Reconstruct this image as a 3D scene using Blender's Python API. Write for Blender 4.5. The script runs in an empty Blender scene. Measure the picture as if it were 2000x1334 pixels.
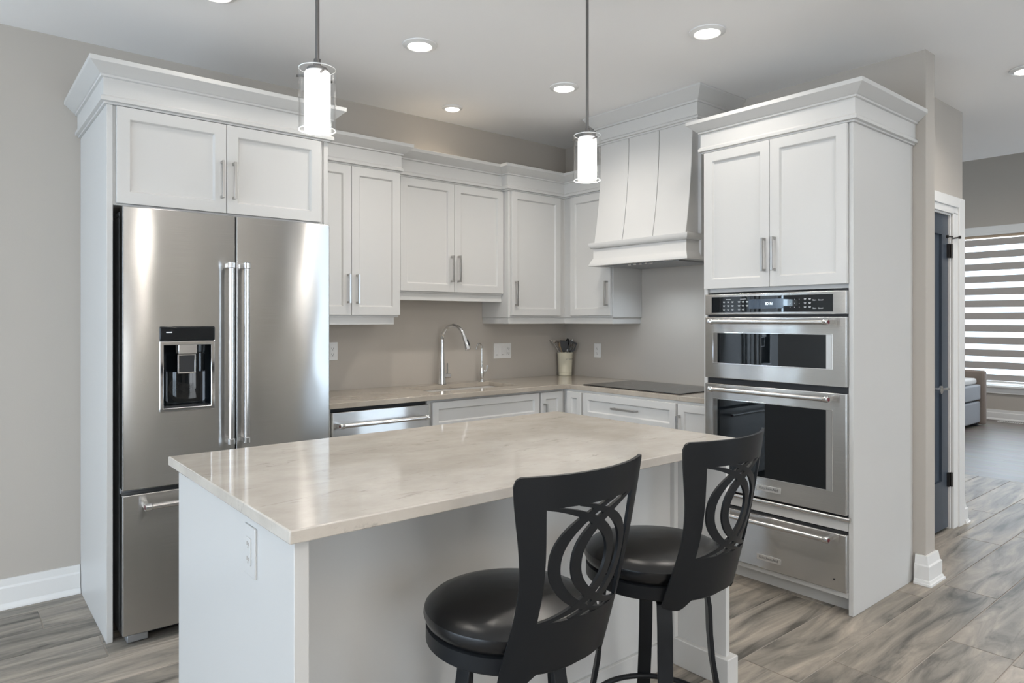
import bpy, bmesh, math, random
from mathutils import Vector, Matrix
random.seed(7)
SC = bpy.context.scene
COL = SC.collection
PI = math.pi

# ------------------------------------------------------------------ camera
CAM = Vector((-3.866, -3.990, 1.353))
YAW = math.radians(50.37)
cd = bpy.data.cameras.new('camera')
cam = bpy.data.objects.new('camera', cd)
COL.objects.link(cam)
cam.location = CAM
cam.rotation_euler = (PI / 2, 0, YAW - PI / 2)
cd.sensor_width = 36
cd.lens = 24.03
cd.shift_y = -0.021
cd.clip_start = 0.05
cd.clip_end = 100
SC.camera = cam

# ------------------------------------------------------------------ world, exposure
SC.view_settings.view_transform = 'Standard'
SC.view_settings.look = 'None'
SC.view_settings.gamma = 1
SC.view_settings.exposure = 0.21
SC.view_settings.use_curve_mapping = False
W = bpy.data.worlds.new('sky')
SC.world = W
W.use_nodes = True
bg = W.node_tree.nodes['Background']
bg.inputs['Color'].default_value = (0.70, 0.86, 1.0, 1)
bg.inputs['Strength'].default_value = 2.2

def link(o):
    COL.objects.link(o)
    return o

def daylight(name, loc, rot, sx, sy, power, color):
    """daylight coming through a window opening (lamp fills the opening)"""
    l = bpy.data.lights.new(name, 'AREA')
    l.shape = 'RECTANGLE'
    l.size, l.size_y = sx, sy
    l.energy = power
    l.color = color
    o = link(bpy.data.objects.new(name, l))
    o.location = loc
    o.rotation_euler = rot
    return o
COOL = (0.76, 0.88, 1.0)
# windows: left wall (patio door), rear wall (wide window), far room
daylight('daylight_patio', (-7.42, -2.3, 1.25), (0, -PI / 2, 0), 2.3, 4.0, 84, (0.74, 0.85, 1.0))
daylight('daylight_rear', (-3.85, -8.2, 1.35), (PI / 2, 0, 0), 2.5, 2.1, 50, (1.0, 0.98, 0.95))
daylight('daylight_slim', (-5.12, 0.14, 1.71), (-PI / 2, 0, 0), 0.80, 1.0, 45, (0.62, 0.82, 1.0))
daylight('daylight_hall', (1.9, -8.2, 1.35), (PI / 2, 0, 0), 1.9, 2.1, 55, (0.68, 0.83, 1.0))
daylight('daylight_far', (7.3, -1.6, 1.5), (0, PI / 2, 0), 2.0, 2.6, 130, COOL)

# ------------------------------------------------------------------ materials
def nt_mat(name):
    m = bpy.data.materials.new(name)
    m.use_nodes = True
    nt = m.node_tree
    return m, nt, nt.nodes['Principled BSDF']

def lnk(nt, a, b):
    nt.links.new(a, b)

def node(nt, t, **k):
    n = nt.nodes.new(t)
    for a, v in k.items():
        setattr(n, a, v)
    return n

def objco(nt, scale=(1, 1, 1)):
    g = node(nt, 'ShaderNodeNewGeometry')
    mp = node(nt, 'ShaderNodeMapping')
    mp.inputs['Scale'].default_value = scale
    lnk(nt, g.outputs['Position'], mp.inputs['Vector'])
    return mp.outputs['Vector']

def mat(name, col, rough=0.5, metal=0.0, bump=0.0, bscale=60.0, vary=0.03, coat=0.0, spec=0.5, emis=None, estr=0.0):
    m, nt, b = nt_mat(name)
    v = objco(nt)
    no = node(nt, 'ShaderNodeTexNoise')
    no.inputs['Scale'].default_value = bscale
    no.inputs['Detail'].default_value = 3
    lnk(nt, v, no.inputs['Vector'])
    r = node(nt, 'ShaderNodeValToRGB')
    r.color_ramp.elements[0].color = tuple(c * (1 - vary) for c in col) + (1,)
    r.color_ramp.elements[1].color = tuple(min(1, c * (1 + vary)) for c in col) + (1,)
    lnk(nt, no.outputs['Fac'], r.inputs['Fac'])
    lnk(nt, r.outputs['Color'], b.inputs['Base Color'])
    b.inputs['Roughness'].default_value = rough
    b.inputs['Metallic'].default_value = metal
    b.inputs['Specular IOR Level'].default_value = spec
    b.inputs['Coat Weight'].default_value = coat
    if bump:
        bp = node(nt, 'ShaderNodeBump')
        bp.inputs['Strength'].default_value = bump
        bp.inputs['Distance'].default_value = 0.002
        lnk(nt, no.outputs['Fac'], bp.inputs['Height'])
        lnk(nt, bp.outputs['Normal'], b.inputs['Normal'])
    if emis:
        b.inputs['Emission Color'].default_value = emis + (1,)
        b.inputs['Emission Strength'].default_value = estr
    return m

def steel(name, col=(0.56, 0.555, 0.545), rough=0.245, aniso=1.0, wave=0.22):
    """brushed stainless: horizontal grain, slightly wavy sheet"""
    m, nt, b = nt_mat(name)
    v = objco(nt, (2.5, 2.5, 260))
    no = node(nt, 'ShaderNodeTexNoise')
    no.inputs['Scale'].default_value = 2.0
    no.inputs['Detail'].default_value = 4
    lnk(nt, v, no.inputs['Vector'])
    r = node(nt, 'ShaderNodeValToRGB')
    r.color_ramp.elements[0].position = 0.3
    r.color_ramp.elements[1].position = 0.7
    r.color_ramp.elements[0].color = tuple(c * 0.95 for c in col) + (1,)
    r.color_ramp.elements[1].color = tuple(min(1, c * 1.04) for c in col) + (1,)
    lnk(nt, no.outputs['Fac'], r.inputs['Fac'])
    lnk(nt, r.outputs['Color'], b.inputs['Base Color'])
    b.inputs['Metallic'].default_value = 1
    b.inputs['Roughness'].default_value = rough
    b.inputs['Anisotropic'].default_value = aniso
    b.inputs['Anisotropic Rotation'].default_value = 0.25     # grain is level: reflections stretch up and down
    tg = node(nt, 'ShaderNodeTangent', direction_type='RADIAL', axis='Z')
    lnk(nt, tg.outputs['Tangent'], b.inputs['Tangent'])
    v2 = objco(nt, (2.6, 2.6, 1.3))
    n2 = node(nt, 'ShaderNodeTexNoise')
    n2.inputs['Scale'].default_value = 1.6
    n2.inputs['Detail'].default_value = 1
    lnk(nt, v2, n2.inputs['Vector'])
    bp = node(nt, 'ShaderNodeBump')
    bp.inputs['Strength'].default_value = wave
    bp.inputs['Distance'].default_value = 0.02
    lnk(nt, n2.outputs['Fac'], bp.inputs['Height'])
    lnk(nt, bp.outputs['Normal'], b.inputs['Normal'])
    return m

def glass(name, tint=(1, 1, 1), rough=0.0):
    """thin clear glass: fresnel mix of see-through and mirror"""
    m = bpy.data.materials.new(name)
    m.use_nodes = True
    nt = m.node_tree
    nt.nodes.clear()
    out = node(nt, 'ShaderNodeOutputMaterial')
    tr = node(nt, 'ShaderNodeBsdfTransparent')
    tr.inputs['Color'].default_value = tint + (1,)
    gl = node(nt, 'ShaderNodeBsdfGlossy')
    gl.inputs['Roughness'].default_value = rough
    fr = node(nt, 'ShaderNodeFresnel')
    ge = node(nt, 'ShaderNodeNewGeometry')
    ir = node(nt, 'ShaderNodeMapRange')          # same reflectance from both faces of the sheet
    ir.inputs['To Min'].default_value = 1.45
    ir.inputs['To Max'].default_value = 1 / 1.45
    lnk(nt, ge.outputs['Backfacing'], ir.inputs['Value'])
    lnk(nt, ir.outputs[0], fr.inputs['IOR'])
    mx = node(nt, 'ShaderNodeMixShader')
    lnk(nt, fr.outputs['Fac'], mx.inputs['Fac'])
    lnk(nt, tr.outputs['BSDF'], mx.inputs[1])
    lnk(nt, gl.outputs['BSDF'], mx.inputs[2])
    lnk(nt, mx.outputs['Shader'], out.inputs['Surface'])
    return m

def stone(name, c1, c2, c3, rough=0.14):
    """engineered quartz: soft mottling and fine darker flecks running along x"""
    m, nt, b = nt_mat(name)
    n1 = node(nt, 'ShaderNodeTexNoise')
    n1.inputs['Scale'].default_value = 5
    n1.inputs['Detail'].default_value = 8
    n1.inputs['Roughness'].default_value = 0.65
    lnk(nt, objco(nt, (1.0, 1.5, 1.5)), n1.inputs['Vector'])
    r1 = node(nt, 'ShaderNodeValToRGB')
    r1.color_ramp.elements[0].position = 0.34
    r1.color_ramp.elements[1].position = 0.66
    r1.color_ramp.elements[0].color = c1 + (1,)
    r1.color_ramp.elements[1].color = c2 + (1,)
    lnk(nt, n1.outputs['Fac'], r1.inputs['Fac'])
    n2 = node(nt, 'ShaderNodeTexNoise')
    n2.inputs['Scale'].default_value = 11
    n2.inputs['Detail'].default_value = 10
    n2.inputs['Roughness'].default_value = 0.72
    n2.inputs['Distortion'].default_value = 0.8
    lnk(nt, objco(nt, (0.75, 2.3, 1.6)), n2.inputs['Vector'])
    r2 = node(nt, 'ShaderNodeValToRGB')
    r2.color_ramp.elements[0].position = 0.585
    r2.color_ramp.elements[1].position = 0.70
    r2.color_ramp.elements[0].color = (0, 0, 0, 1)
    r2.color_ramp.elements[1].color = (0.75, 0.75, 0.75, 1)
    lnk(nt, n2.outputs['Fac'], r2.inputs['Fac'])
    mx = node(nt, 'ShaderNodeMix', data_type='RGBA')
    lnk(nt, r2.outputs['Color'], mx.inputs[0])
    lnk(nt, r1.outputs['Color'], mx.inputs[6])
    mx.inputs[7].default_value = c3 + (1,)
    lnk(nt, mx.outputs[2], b.inputs['Base Color'])
    b.inputs['Roughness'].default_value = rough
    return m

def tile_mat():
    """wood-look porcelain planks: grain along x, every plank its own shade and offset"""
    m, nt, b = nt_mat('wood_look_tile')
    at = node(nt, 'ShaderNodeAttribute', attribute_name='rnd')
    g = node(nt, 'ShaderNodeNewGeometry')
    off = node(nt, 'ShaderNodeVectorMath', operation='MULTIPLY')
    lnk(nt, at.outputs['Fac'], off.inputs[0])
    off.inputs[1].default_value = (37, 53, 0)
    ad = node(nt, 'ShaderNodeVectorMath', operation='ADD')
    lnk(nt, g.outputs['Position'], ad.inputs[0])
    lnk(nt, off.outputs[0], ad.inputs[1])
    def noise(scale, sc3, detail, dist, rough=0.6):
        mp = node(nt, 'ShaderNodeMapping')
        mp.inputs['Scale'].default_value = sc3
        lnk(nt, ad.outputs[0], mp.inputs['Vector'])
        n = node(nt, 'ShaderNodeTexNoise')
        n.inputs['Scale'].default_value = scale
        n.inputs['Detail'].default_value = detail
        n.inputs['Roughness'].default_value = rough
        n.inputs['Distortion'].default_value = dist
        lnk(nt, mp.outputs['Vector'], n.inputs['Vector'])
        return n.outputs['Fac']
    a = noise(1.6, (1.0, 6.5, 1), 6, 1.2)
    r = node(nt, 'ShaderNodeValToRGB')
    e = r.color_ramp.elements
    e[0].position = 0.31
    e[0].color = (0.095, 0.086, 0.074, 1)
    e[1].position = 0.71
    e[1].color = (0.47, 0.41, 0.345, 1)
    x = e.new(0.43); x.color = (0.215, 0.197, 0.172, 1)
    x = e.new(0.56); x.color = (0.325, 0.288, 0.245, 1)
    lnk(nt, a, r.inputs['Fac'])
    c = noise(3.2, (0.8, 11, 1), 8, 1.8, 0.7)
    r2 = node(nt, 'ShaderNodeValToRGB')
    r2.color_ramp.elements[0].position = 0.56
    r2.color_ramp.elements[1].position = 0.68
    lnk(nt, c, r2.inputs['Fac'])
    mx = node(nt, 'ShaderNodeMix', data_type='RGBA')
    mx.inputs[7].default_value = (0.10, 0.096, 0.088, 1)
    sc = node(nt, 'ShaderNodeMath', operation='MULTIPLY')
    sc.inputs[1].default_value = 0.42
    lnk(nt, r2.outputs['Color'], sc.inputs[0])
    lnk(nt, sc.outputs[0], mx.inputs[0])
    lnk(nt, r.outputs['Color'], mx.inputs[6])
    # plank to plank shade
    hv = node(nt, 'ShaderNodeHueSaturation')
    mr = node(nt, 'ShaderNodeMapRange')
    mr.inputs['To Min'].default_value = 0.85
    mr.inputs['To Max'].default_value = 1.2
    lnk(nt, at.outputs['Fac'], mr.inputs['Value'])
    lnk(nt, mr.outputs[0], hv.inputs['Value'])
    lnk(nt, mx.outputs[2], hv.inputs['Color'])
    lnk(nt, hv.outputs['Color'], b.inputs['Base Color'])
    b.inputs['Roughness'].default_value = 0.48
    b.inputs['Specular IOR Level'].default_value = 0.35
    bp = node(nt, 'ShaderNodeBump')
    bp.inputs['Strength'].default_value = 0.12
    bp.inputs['Distance'].default_value = 0.003
    lnk(nt, c, bp.inputs['Height'])
    lnk(nt, bp.outputs['Normal'], b.inputs['Normal'])
    return m

def plank_mat():
    m, nt, b = nt_mat('far_room_planks')
    br = node(nt, 'ShaderNodeTexBrick')
    mp = node(nt, 'ShaderNodeMapping')
    mp.inputs['Rotation'].default_value = (0, 0, PI / 2)
    g = node(nt, 'ShaderNodeNewGeometry')
    lnk(nt, g.outputs['Position'], mp.inputs['Vector'])
    lnk(nt, mp.outputs['Vector'], br.inputs['Vector'])
    br.inputs['Scale'].default_value = 1
    br.inputs['Brick Width'].default_value = 1.3
    br.inputs['Row Height'].default_value = 0.13
    br.inputs['Mortar Size'].default_value = 0.0015
    br.inputs['Color1'].default_value = (0.125, 0.105, 0.09, 1)
    br.inputs['Color2'].default_value = (0.16, 0.135, 0.115, 1)
    br.inputs['Mortar'].default_value = (0.09, 0.075, 0.065, 1)
    n = node(nt, 'ShaderNodeTexNoise')
    n.inputs['Scale'].default_value = 4
    n.inputs['Detail'].default_value = 6
    lnk(nt, objco(nt, (8, 1, 1)), n.inputs['Vector'])
    mx = node(nt, 'ShaderNodeMix', data_type='RGBA', blend_type='OVERLAY')
    mx.inputs[0].default_value = 0.5
    lnk(nt, br.outputs['Color'], mx.inputs[6])
    lnk(nt, n.outputs['Color'], mx.inputs[7])
    lnk(nt, mx.outputs[2], b.inputs['Base Color'])
    b.inputs['Roughness'].default_value = 0.42
    b.inputs['Specular IOR Level'].default_value = 0.35
    return m

def fabric(name, col, scale=700):
    return mat(name, col, 0.85, bump=0.4, bscale=scale, vary=0.12, spec=0.2)

M = {}
M['white'] = mat('white_lacquer', (0.605, 0.60, 0.585), 0.36, bump=0.03, bscale=180, vary=0.01)
M['wall'] = mat('greige_paint', (0.485, 0.448, 0.402), 0.75, bump=0.12, bscale=260, vary=0.012)
M['ceil'] = mat('ceiling_paint', (0.93, 0.92, 0.91), 0.85, bump=0.1, bscale=200, vary=0.01)
M['trim'] = mat('trim_paint', (0.80, 0.795, 0.78), 0.35, bump=0.02, bscale=150, vary=0.01)
M['steel'] = steel('brushed_stainless')
M['steel_dark'] = steel('brushed_stainless_refrigerator', (0.49, 0.485, 0.475))
M['steel_side'] = mat('grey_painted_steel', (0.33, 0.34, 0.35), 0.4, 0.6, vary=0.02)
M['bar'] = steel('satin_handle_steel', (0.68, 0.67, 0.66), 0.22, 0.3, 0.0)
M['nickel'] = mat('brushed_nickel', (0.47, 0.46, 0.445), 0.30, 1.0, vary=0.04, bscale=400)
M['chrome'] = mat('chrome', (0.78, 0.79, 0.80), 0.07, 1.0, vary=0.01)
M['black_glass'] = mat('black_glass', (0.006, 0.008, 0.010), 0.018, vary=0.05, spec=0.5)
M['cook_glass'] = mat('cooktop_glass', (0.012, 0.013, 0.015), 0.10, vary=0.05, spec=0.5)
M['black'] = mat('black_plastic', (0.012, 0.013, 0.015), 0.35, vary=0.1)
M['dark'] = mat('dark_gap', (0.02, 0.021, 0.024), 0.6, vary=0.1)
M['red'] = mat('red_medallion', (0.11, 0.008, 0.018), 0.25, vary=0.1)
M['badge'] = mat('badge_plate', (0.72, 0.72, 0.71), 0.25, 0.7, vary=0.02)
M['ink'] = mat('black_ink', (0.015, 0.015, 0.017), 0.5, vary=0.05)
M['mark'] = mat('white_legend', (0.8, 0.82, 0.84), 0.5, vary=0.02)
M['lcd'] = mat('display_glass', (0.05, 0.07, 0.10), 0.08, vary=0.1)
M['lit'] = mat('display_digits', (0.8, 0.9, 1.0), 0.5, emis=(0.75, 0.9, 1.0), estr=1.6)
M['stone'] = stone('island_quartz', (0.51, 0.465, 0.41), (0.61, 0.565, 0.505), (0.29, 0.26, 0.23), 0.07)
M['stone2'] = stone('perimeter_quartz', (0.37, 0.325, 0.27), (0.46, 0.41, 0.35), (0.27, 0.24, 0.205), 0.12)  # same stone as the island, lesser light darkened into its colour
M['bowl'] = mat('sink_composite', (0.27, 0.235, 0.195), 0.3, vary=0.04, bscale=200)
M['vinyl'] = mat('black_vinyl', (0.006, 0.0063, 0.007), 0.27, bump=0.05, bscale=500, vary=0.1)
M['iron'] = mat('black_powder_coat', (0.008, 0.0092, 0.011), 0.42, bump=0.04, bscale=700, vary=0.08, spec=0.28)
M['door'] = mat('slate_blue_door', (0.052, 0.068, 0.092), 0.30, bump=0.02, bscale=120, vary=0.03)
M['hinge'] = mat('dark_hinge', (0.10, 0.095, 0.09), 0.35, 1.0, vary=0.1)
M['cream'] = mat('cream_glaze', (0.72, 0.68, 0.54), 0.22, vary=0.02)
M['wood'] = mat('wooden_spoon', (0.45, 0.33, 0.21), 0.6, vary=0.1, bscale=80)
M['sofa'] = fabric('taupe_upholstery', (0.26, 0.215, 0.185))
M['sofa2'] = fabric('grey_upholstery', (0.33, 0.34, 0.36))
M['quilt'] = fabric('pale_quilt', (0.62, 0.60, 0.58), 300)
M['blind'] = fabric('blind_band', (0.46, 0.43, 0.41), 900)
M['sheer'] = mat('oak_headrail', (0.50, 0.38, 0.27), 0.5, vary=0.05)
M['grout'] = mat('grout', (0.38, 0.34, 0.30), 0.8, bump=0.2, bscale=300, vary=0.06)
M['plate'] = mat('white_plastic', (0.78, 0.775, 0.76), 0.3, vary=0.01)
M['slot'] = mat('outlet_slot', (0.04, 0.04, 0.04), 0.6, vary=0.1)
M['glass'] = glass('clear_glass')
M['tile'] = tile_mat()
M['plank'] = plank_mat()
M['leaf'] = mat('leaf', (0.06, 0.10, 0.05), 0.45, vary=0.2, bscale=20)
M['pot'] = mat('charcoal_pot', (0.03, 0.03, 0.032), 0.4, vary=0.1)
def opal():
    m, nt, b = nt_mat('opal_glass')
    b.inputs['Base Color'].default_value = (.72, .73, .74, 1)
    b.inputs['Roughness'].default_value = .2
    b.inputs['Emission Color'].default_value = (1.0, .95, .88, 1)
    g = node(nt, 'ShaderNodeNewGeometry')
    sp = node(nt, 'ShaderNodeSeparateXYZ')
    lnk(nt, g.outputs['Position'], sp.inputs[0])
    mr = node(nt, 'ShaderNodeMapRange')
    mr.inputs['From Min'].default_value = 2.075
    mr.inputs['From Max'].default_value = 1.955
    mr.inputs['To Min'].default_value = 0.08
    mr.inputs['To Max'].default_value = 9.0
    lnk(nt, sp.outputs['Z'], mr.inputs['Value'])
    lnk(nt, mr.outputs[0], b.inputs['Emission Strength'])
    return m
M['opal'] = opal()
M['rim'] = mat('ground_glass_edge', (0.85, 0.87, 0.87), 0.25, vary=0.02)
M['lens'] = mat('downlight_lens', (0.9, 0.9, 0.88), 0.4, emis=(1.0, 0.95, 0.88), estr=9.0)
M['rod'] = mat('pendant_rod', (0.17, 0.165, 0.16), 0.35, 0.9, vary=0.05)

# ------------------------------------------------------------------ mesh helpers
def xr(p):
    """run coordinates of the right-hand wall -> world (run x = -Y, run y = X)"""
    return (p[1], -p[0], p[2])

class MB:
    def __init__(self, xf=None):
        self.v, self.f, self.sm, self.xf = [], [], [], xf
    def add(self, vs, fs, smooth=False):
        n = len(self.v)
        if self.xf:
            vs = [self.xf(p) for p in vs]
        self.v += [tuple(p) for p in vs]
        self.f += [tuple(i + n for i in f) for f in fs]
        self.sm += [smooth] * len(fs)
        return self
    def box(self, x0, x1, y0, y1, z0, z1):
        x0, x1 = sorted((x0, x1)); y0, y1 = sorted((y0, y1)); z0, z1 = sorted((z0, z1))
        vs = [(x, y, z) for x in (x0, x1) for y in (y0, y1) for z in (z0, z1)]
        return self.add(vs, [(0, 1, 3, 2), (4, 6, 7, 5), (0, 4, 5, 1), (2, 3, 7, 6), (0, 2, 6, 4), (1, 5, 7, 3)])
    def prism(self, pts, z0, z1):
        """vertical prism from a 2D outline (x, y)"""
        n = len(pts)
        vs = [(x, y, z0) for x, y in pts] + [(x, y, z1) for x, y in pts]
        fs = [tuple(range(n - 1, -1, -1)), tuple(range(n, 2 * n))]
        fs += [(i, (i + 1) % n, (i + 1) % n + n, i + n) for i in range(n)]
        return self.add(vs, fs)
    def extr(self, pts, axis, a0, a1):
        """outline in the two other axes extruded along axis: 'x' -> pts (y, z); 'y' -> pts (x, z)"""
        n = len(pts)
        P = (lambda p, a: (a, p[0], p[1])) if axis == 'x' else (lambda p, a: (p[0], a, p[1]))
        vs = [P(p, a0) for p in pts] + [P(p, a1) for p in pts]
        fs = [tuple(range(n - 1, -1, -1)), tuple(range(n, 2 * n))]
        fs += [(i, (i + 1) % n, (i + 1) % n + n, i + n) for i in range(n)]
        return self.add(vs, fs)
    def lathe(self, prof, c=(0, 0, 0), n=32, axis='z', cap=True):
        vs, fs = [], []
        for r, h in prof:
            for k in range(n):
                a = 2 * PI * k / n
                p = (r * math.cos(a), r * math.sin(a), h)
                if axis == 'x':
                    p = (p[2], p[0], p[1])
                elif axis == 'y':
                    p = (p[0], p[2], p[1])
                vs.append((c[0] + p[0], c[1] + p[1], c[2] + p[2]))
        m = len(prof)
        for i in range(m - 1):
            for k in range(n):
                k2 = (k + 1) % n
                fs.append((i * n + k, i * n + k2, (i + 1) * n + k2, (i + 1) * n + k))
        if cap:
            if prof[0][0] > 1e-6:
                fs.append(tuple(range(n - 1, -1, -1)))
            if prof[-1][0] > 1e-6:
                fs.append(tuple(range((m - 1) * n, m * n)))
        return self.add(vs, fs, True)
    def tube(self, pts, r, n=12, closed=False, sec=None, up=None):
        """sweep a circle (or the section sec [(a, b)]) along a path"""
        P = [Vector(p) for p in pts]
        m = len(P)
        rr = r if isinstance(r, (list, tuple)) else [r] * m
        vs, fs = [], []
        nrm = None
        for i in range(m):
            if closed:
                t = (P[(i + 1) % m] - P[i - 1]).normalized()
            else:
                t = (P[min(i + 1, m - 1)] - P[max(i - 1, 0)]).normalized()
            if up is not None:
                nrm = Vector(up[i]) if isinstance(up, list) else Vector(up)
            elif nrm is None:
                nrm = Vector((0, 0, 1)) if abs(t.z) < 0.9 else Vector((1, 0, 0))
            nrm = (nrm - t * nrm.dot(t)).normalized()
            bn = t.cross(nrm)
            if sec:
                for a, b in sec:
                    vs.append(P[i] + nrm * a + bn * b)
            else:
                for k in range(n):
                    a = 2 * PI * k / n
                    vs.append(P[i] + (nrm * math.cos(a) + bn * math.sin(a)) * rr[i])
        q = len(sec) if sec else n
        for i in range(m if closed else m - 1):
            j = (i + 1) % m
            for k in range(q):
                k2 = (k + 1) % q
                fs.append((i * q + k, i * q + k2, j * q + k2, j * q + k))
        if not closed:
            fs.append(tuple(range(q - 1, -1, -1)))
            fs.append(tuple(range((m - 1) * q, m * q)))
        return self.add(vs, fs, sec is None)
    def sweep(self, path, prof):
        """moulding: closed profile [(p out, z)] along a level polyline with mitred corners; out is to the right of travel"""
        m = len(path)
        nr = []
        for i in range(m - 1):
            dx, dy = path[i + 1][0] - path[i][0], path[i + 1][1] - path[i][1]
            L = math.hypot(dx, dy)
            nr.append((dy / L, -dx / L))
        vs, fs = [], []
        q = len(prof)
        for i in range(m):
            if i == 0:
                o = nr[0]
            elif i == m - 1:
                o = nr[-1]
            else:
                a, b = nr[i - 1], nr[i]
                d = 1 + a[0] * b[0] + a[1] * b[1]
                o = ((a[0] + b[0]) / d, (a[1] + b[1]) / d)
            for p, z in prof:
                vs.append((path[i][0] + o[0] * p, path[i][1] + o[1] * p, z))
        for i in range(m - 1):
            for k in range(q):
                k2 = (k + 1) % q
                fs.append((i * q + k, i * q + k2, (i + 1) * q + k2, (i + 1) * q + k))
        fs.append(tuple(range(q - 1, -1, -1)))
        fs.append(tuple(range((m - 1) * q, m * q)))
        return self.add(vs, fs)
    def panel(self, x0, x1, z0, z1, yf, th=0.02, st=0.05, dep=0.012, slope=0.007):
        """framed door: recessed flat centre with a sloped inner edge, facing -y"""
        def ring(d, y):
            return [(x0 + d, y, z0 + d), (x1 - d, y, z0 + d), (x1 - d, y, z1 - d), (x0 + d, y, z1 - d)]
        vs = ring(0, yf + th) + ring(0, yf) + ring(st, yf) + ring(st + slope, yf + dep)
        fs = [(3, 2, 1, 0)]
        for a in (0, 4, 8):
            for k in range(4):
                k2 = (k + 1) % 4
                fs.append((a + k, a + k2, a + k2 + 4, a + k + 4))
        fs.append((12, 13, 14, 15))
        return self.add(vs, fs)
    def build(self, name, m, parent=None, bevel=0.0, seg=2, kind=None):
        off = Vector((0, 0, 0))
        if parent is not None:
            r = parent
            while r.parent is not None:
                r = r.parent
            off = r.location
        me = bpy.data.meshes.new(name)
        me.from_pydata([(x - off.x, y - off.y, z - off.z) for x, y, z in self.v], [], self.f)
        me.materials.append(m)
        me.polygons.foreach_set('use_smooth', [bool(s) or bevel > 0 for s in self.sm])
        b = bmesh.new()
        b.from_mesh(me)
        bmesh.ops.recalc_face_normals(b, faces=b.faces)
        b.to_mesh(me)
        b.free()
        me.set_sharp_from_angle(angle=math.radians(35))
        o = link(bpy.data.objects.new(name, me))
        if parent is not None:
            o.parent = parent
        if bevel:
            md = o.modifiers.new('bevel', 'BEVEL')
            md.width = bevel
            md.segments = seg
            md.limit_method = 'ANGLE'
            md.angle_limit = math.radians(35)
        if kind:
            o['kind'] = kind
        return o

def thing(name, label, cat, loc=(0, 0, 0), group=None):
    o = link(bpy.data.objects.new(name, None))
    o.empty_display_size = 0.05
    o.location = loc
    o['label'] = label
    o['category'] = cat
    if group:
        o['group'] = group
    return o

def tag(o, label, cat, group=None):
    o['label'] = label
    o['category'] = cat
    if group:
        o['group'] = group
    return o

def text(s, size, mtl, name, parent, loc, rot, ext=0.0003, align='CENTER', wide=1.0):
    """lettering as a thin raised mesh"""
    cu = bpy.data.curves.new(name, 'FONT')
    cu.body = s
    cu.size = size
    cu.extrude = ext
    cu.align_x = align
    cu.align_y = 'CENTER'
    t = bpy.data.objects.new(name, cu)
    me = bpy.data.meshes.new_from_object(t)
    bpy.data.objects.remove(t)
    r = parent
    while r.parent is not None:
        r = r.parent
    me.transform(Matrix.Translation(Vector(loc) - r.location) @ rot.to_4x4() @ Matrix.Diagonal((wide, 1, 1, 1)))
    me.materials.clear()
    me.materials.append(mtl)
    o = link(bpy.data.objects.new(name, me))
    o.parent = parent
    return o
# lettering that reads on a face looking to -y / to -x
R_Y = Matrix.Rotation(PI / 2, 3, 'X')
R_X = Matrix.Rotation(-PI / 2, 3, 'Z') @ R_Y

# ------------------------------------------------------------------ the room
CH = 2.74
def struct(name, mb, m, bevel=0.0):
    return mb.build(name, m, None, bevel, kind='structure')

# tiled floor: every plank laid with a narrow joint over the grout bed
def tile_floor():
    P, L, J = 0.234, 1.215, 0.004
    X0, X1, Y0 = -7.2, 3.03, -8.0
    known = {9: 0.615, 10: 0.56, 11: -0.20, 12: 0.06, 3: -3.38 + 0.02, 4: -2.75, 13: 0.62}
    vs, fs, rn, mi = [], [], [], []
    vs += [(X0, Y0, -0.0025), (X1, Y0, -0.0025), (X1, 0.0, -0.0025), (X0, 0.0, -0.0025)]
    fs.append((0, 1, 2, 3)); rn.append(0); mi.append(1)
    k = 0
    while True:
        ya = 0.101 - P * k           # -2.005 = row joint
        yb = ya - P
        if ya < Y0:
            break
        o = known.get(k, random.random() * L)
        x = o - L * math.ceil((o - X0) / L)
        while x < X1:
            a, b = max(x + J / 2, X0), min(x + L - J / 2, X1)
            c, d = max(yb + J / 2, Y0), min(ya - J / 2, 0.0)
            if b - a > 0.01 and d - c > 0.01:
                n = len(vs)
                e = 0.0015
                vs += [(a, c, -0.003), (b, c, -0.003), (b, d, -0.003), (a, d, -0.003),
                       (a + e, c + e, 0), (b - e, c + e, 0), (b - e, d - e, 0), (a + e, d - e, 0)]
                fs += [(n + 4, n + 5, n + 6, n + 7), (n, n + 1, n + 5, n + 4), (n + 1, n + 2, n + 6, n + 5), (n + 2, n + 3, n + 7, n + 6), (n + 3, n, n + 4, n + 7)]
                rn += [random.random()] * 5
                mi += [0] * 5
            x += L
        k += 1
    # slab underside
    me = bpy.data.meshes.new('floor')
    me.from_pydata(vs, [], fs)
    me.materials.append(M['tile'])
    me.materials.append(M['grout'])
    me.polygons.foreach_set('material_index', mi)
    at = me.attributes.new('rnd', 'FLOAT', 'FACE')
    at.data.foreach_set('value', rn)
    o = link(bpy.data.objects.new('floor', me))
    o['kind'] = 'structure'
tile_floor()
struct('floor_wood', MB().box(3.03, 7.22, -8.0, 1.6, -0.1, 0.0), M['plank'])

struct('ceiling', MB().box(-7.32, 3.0, -8.12, 0.12, CH, CH + 0.12), M['ceil'])
struct('ceiling_far', MB().box(2.9, 7.22, -8.12, 1.72, 3.75, 3.87), M['ceil'])
struct('wall_header', MB().box(2.88, 3.0, -8.0, 0.0, CH + 0.121, 3.75), M['wall'])

BW = (-5.16, -4.80, 1.22, 2.2)          # slim window in the back wall, left of the picture, mirrored in the oven glass
struct('wall_right', MB().box(0.0, 0.12, -2.645, -0.001, 0, CH), M['wall'])
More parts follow.
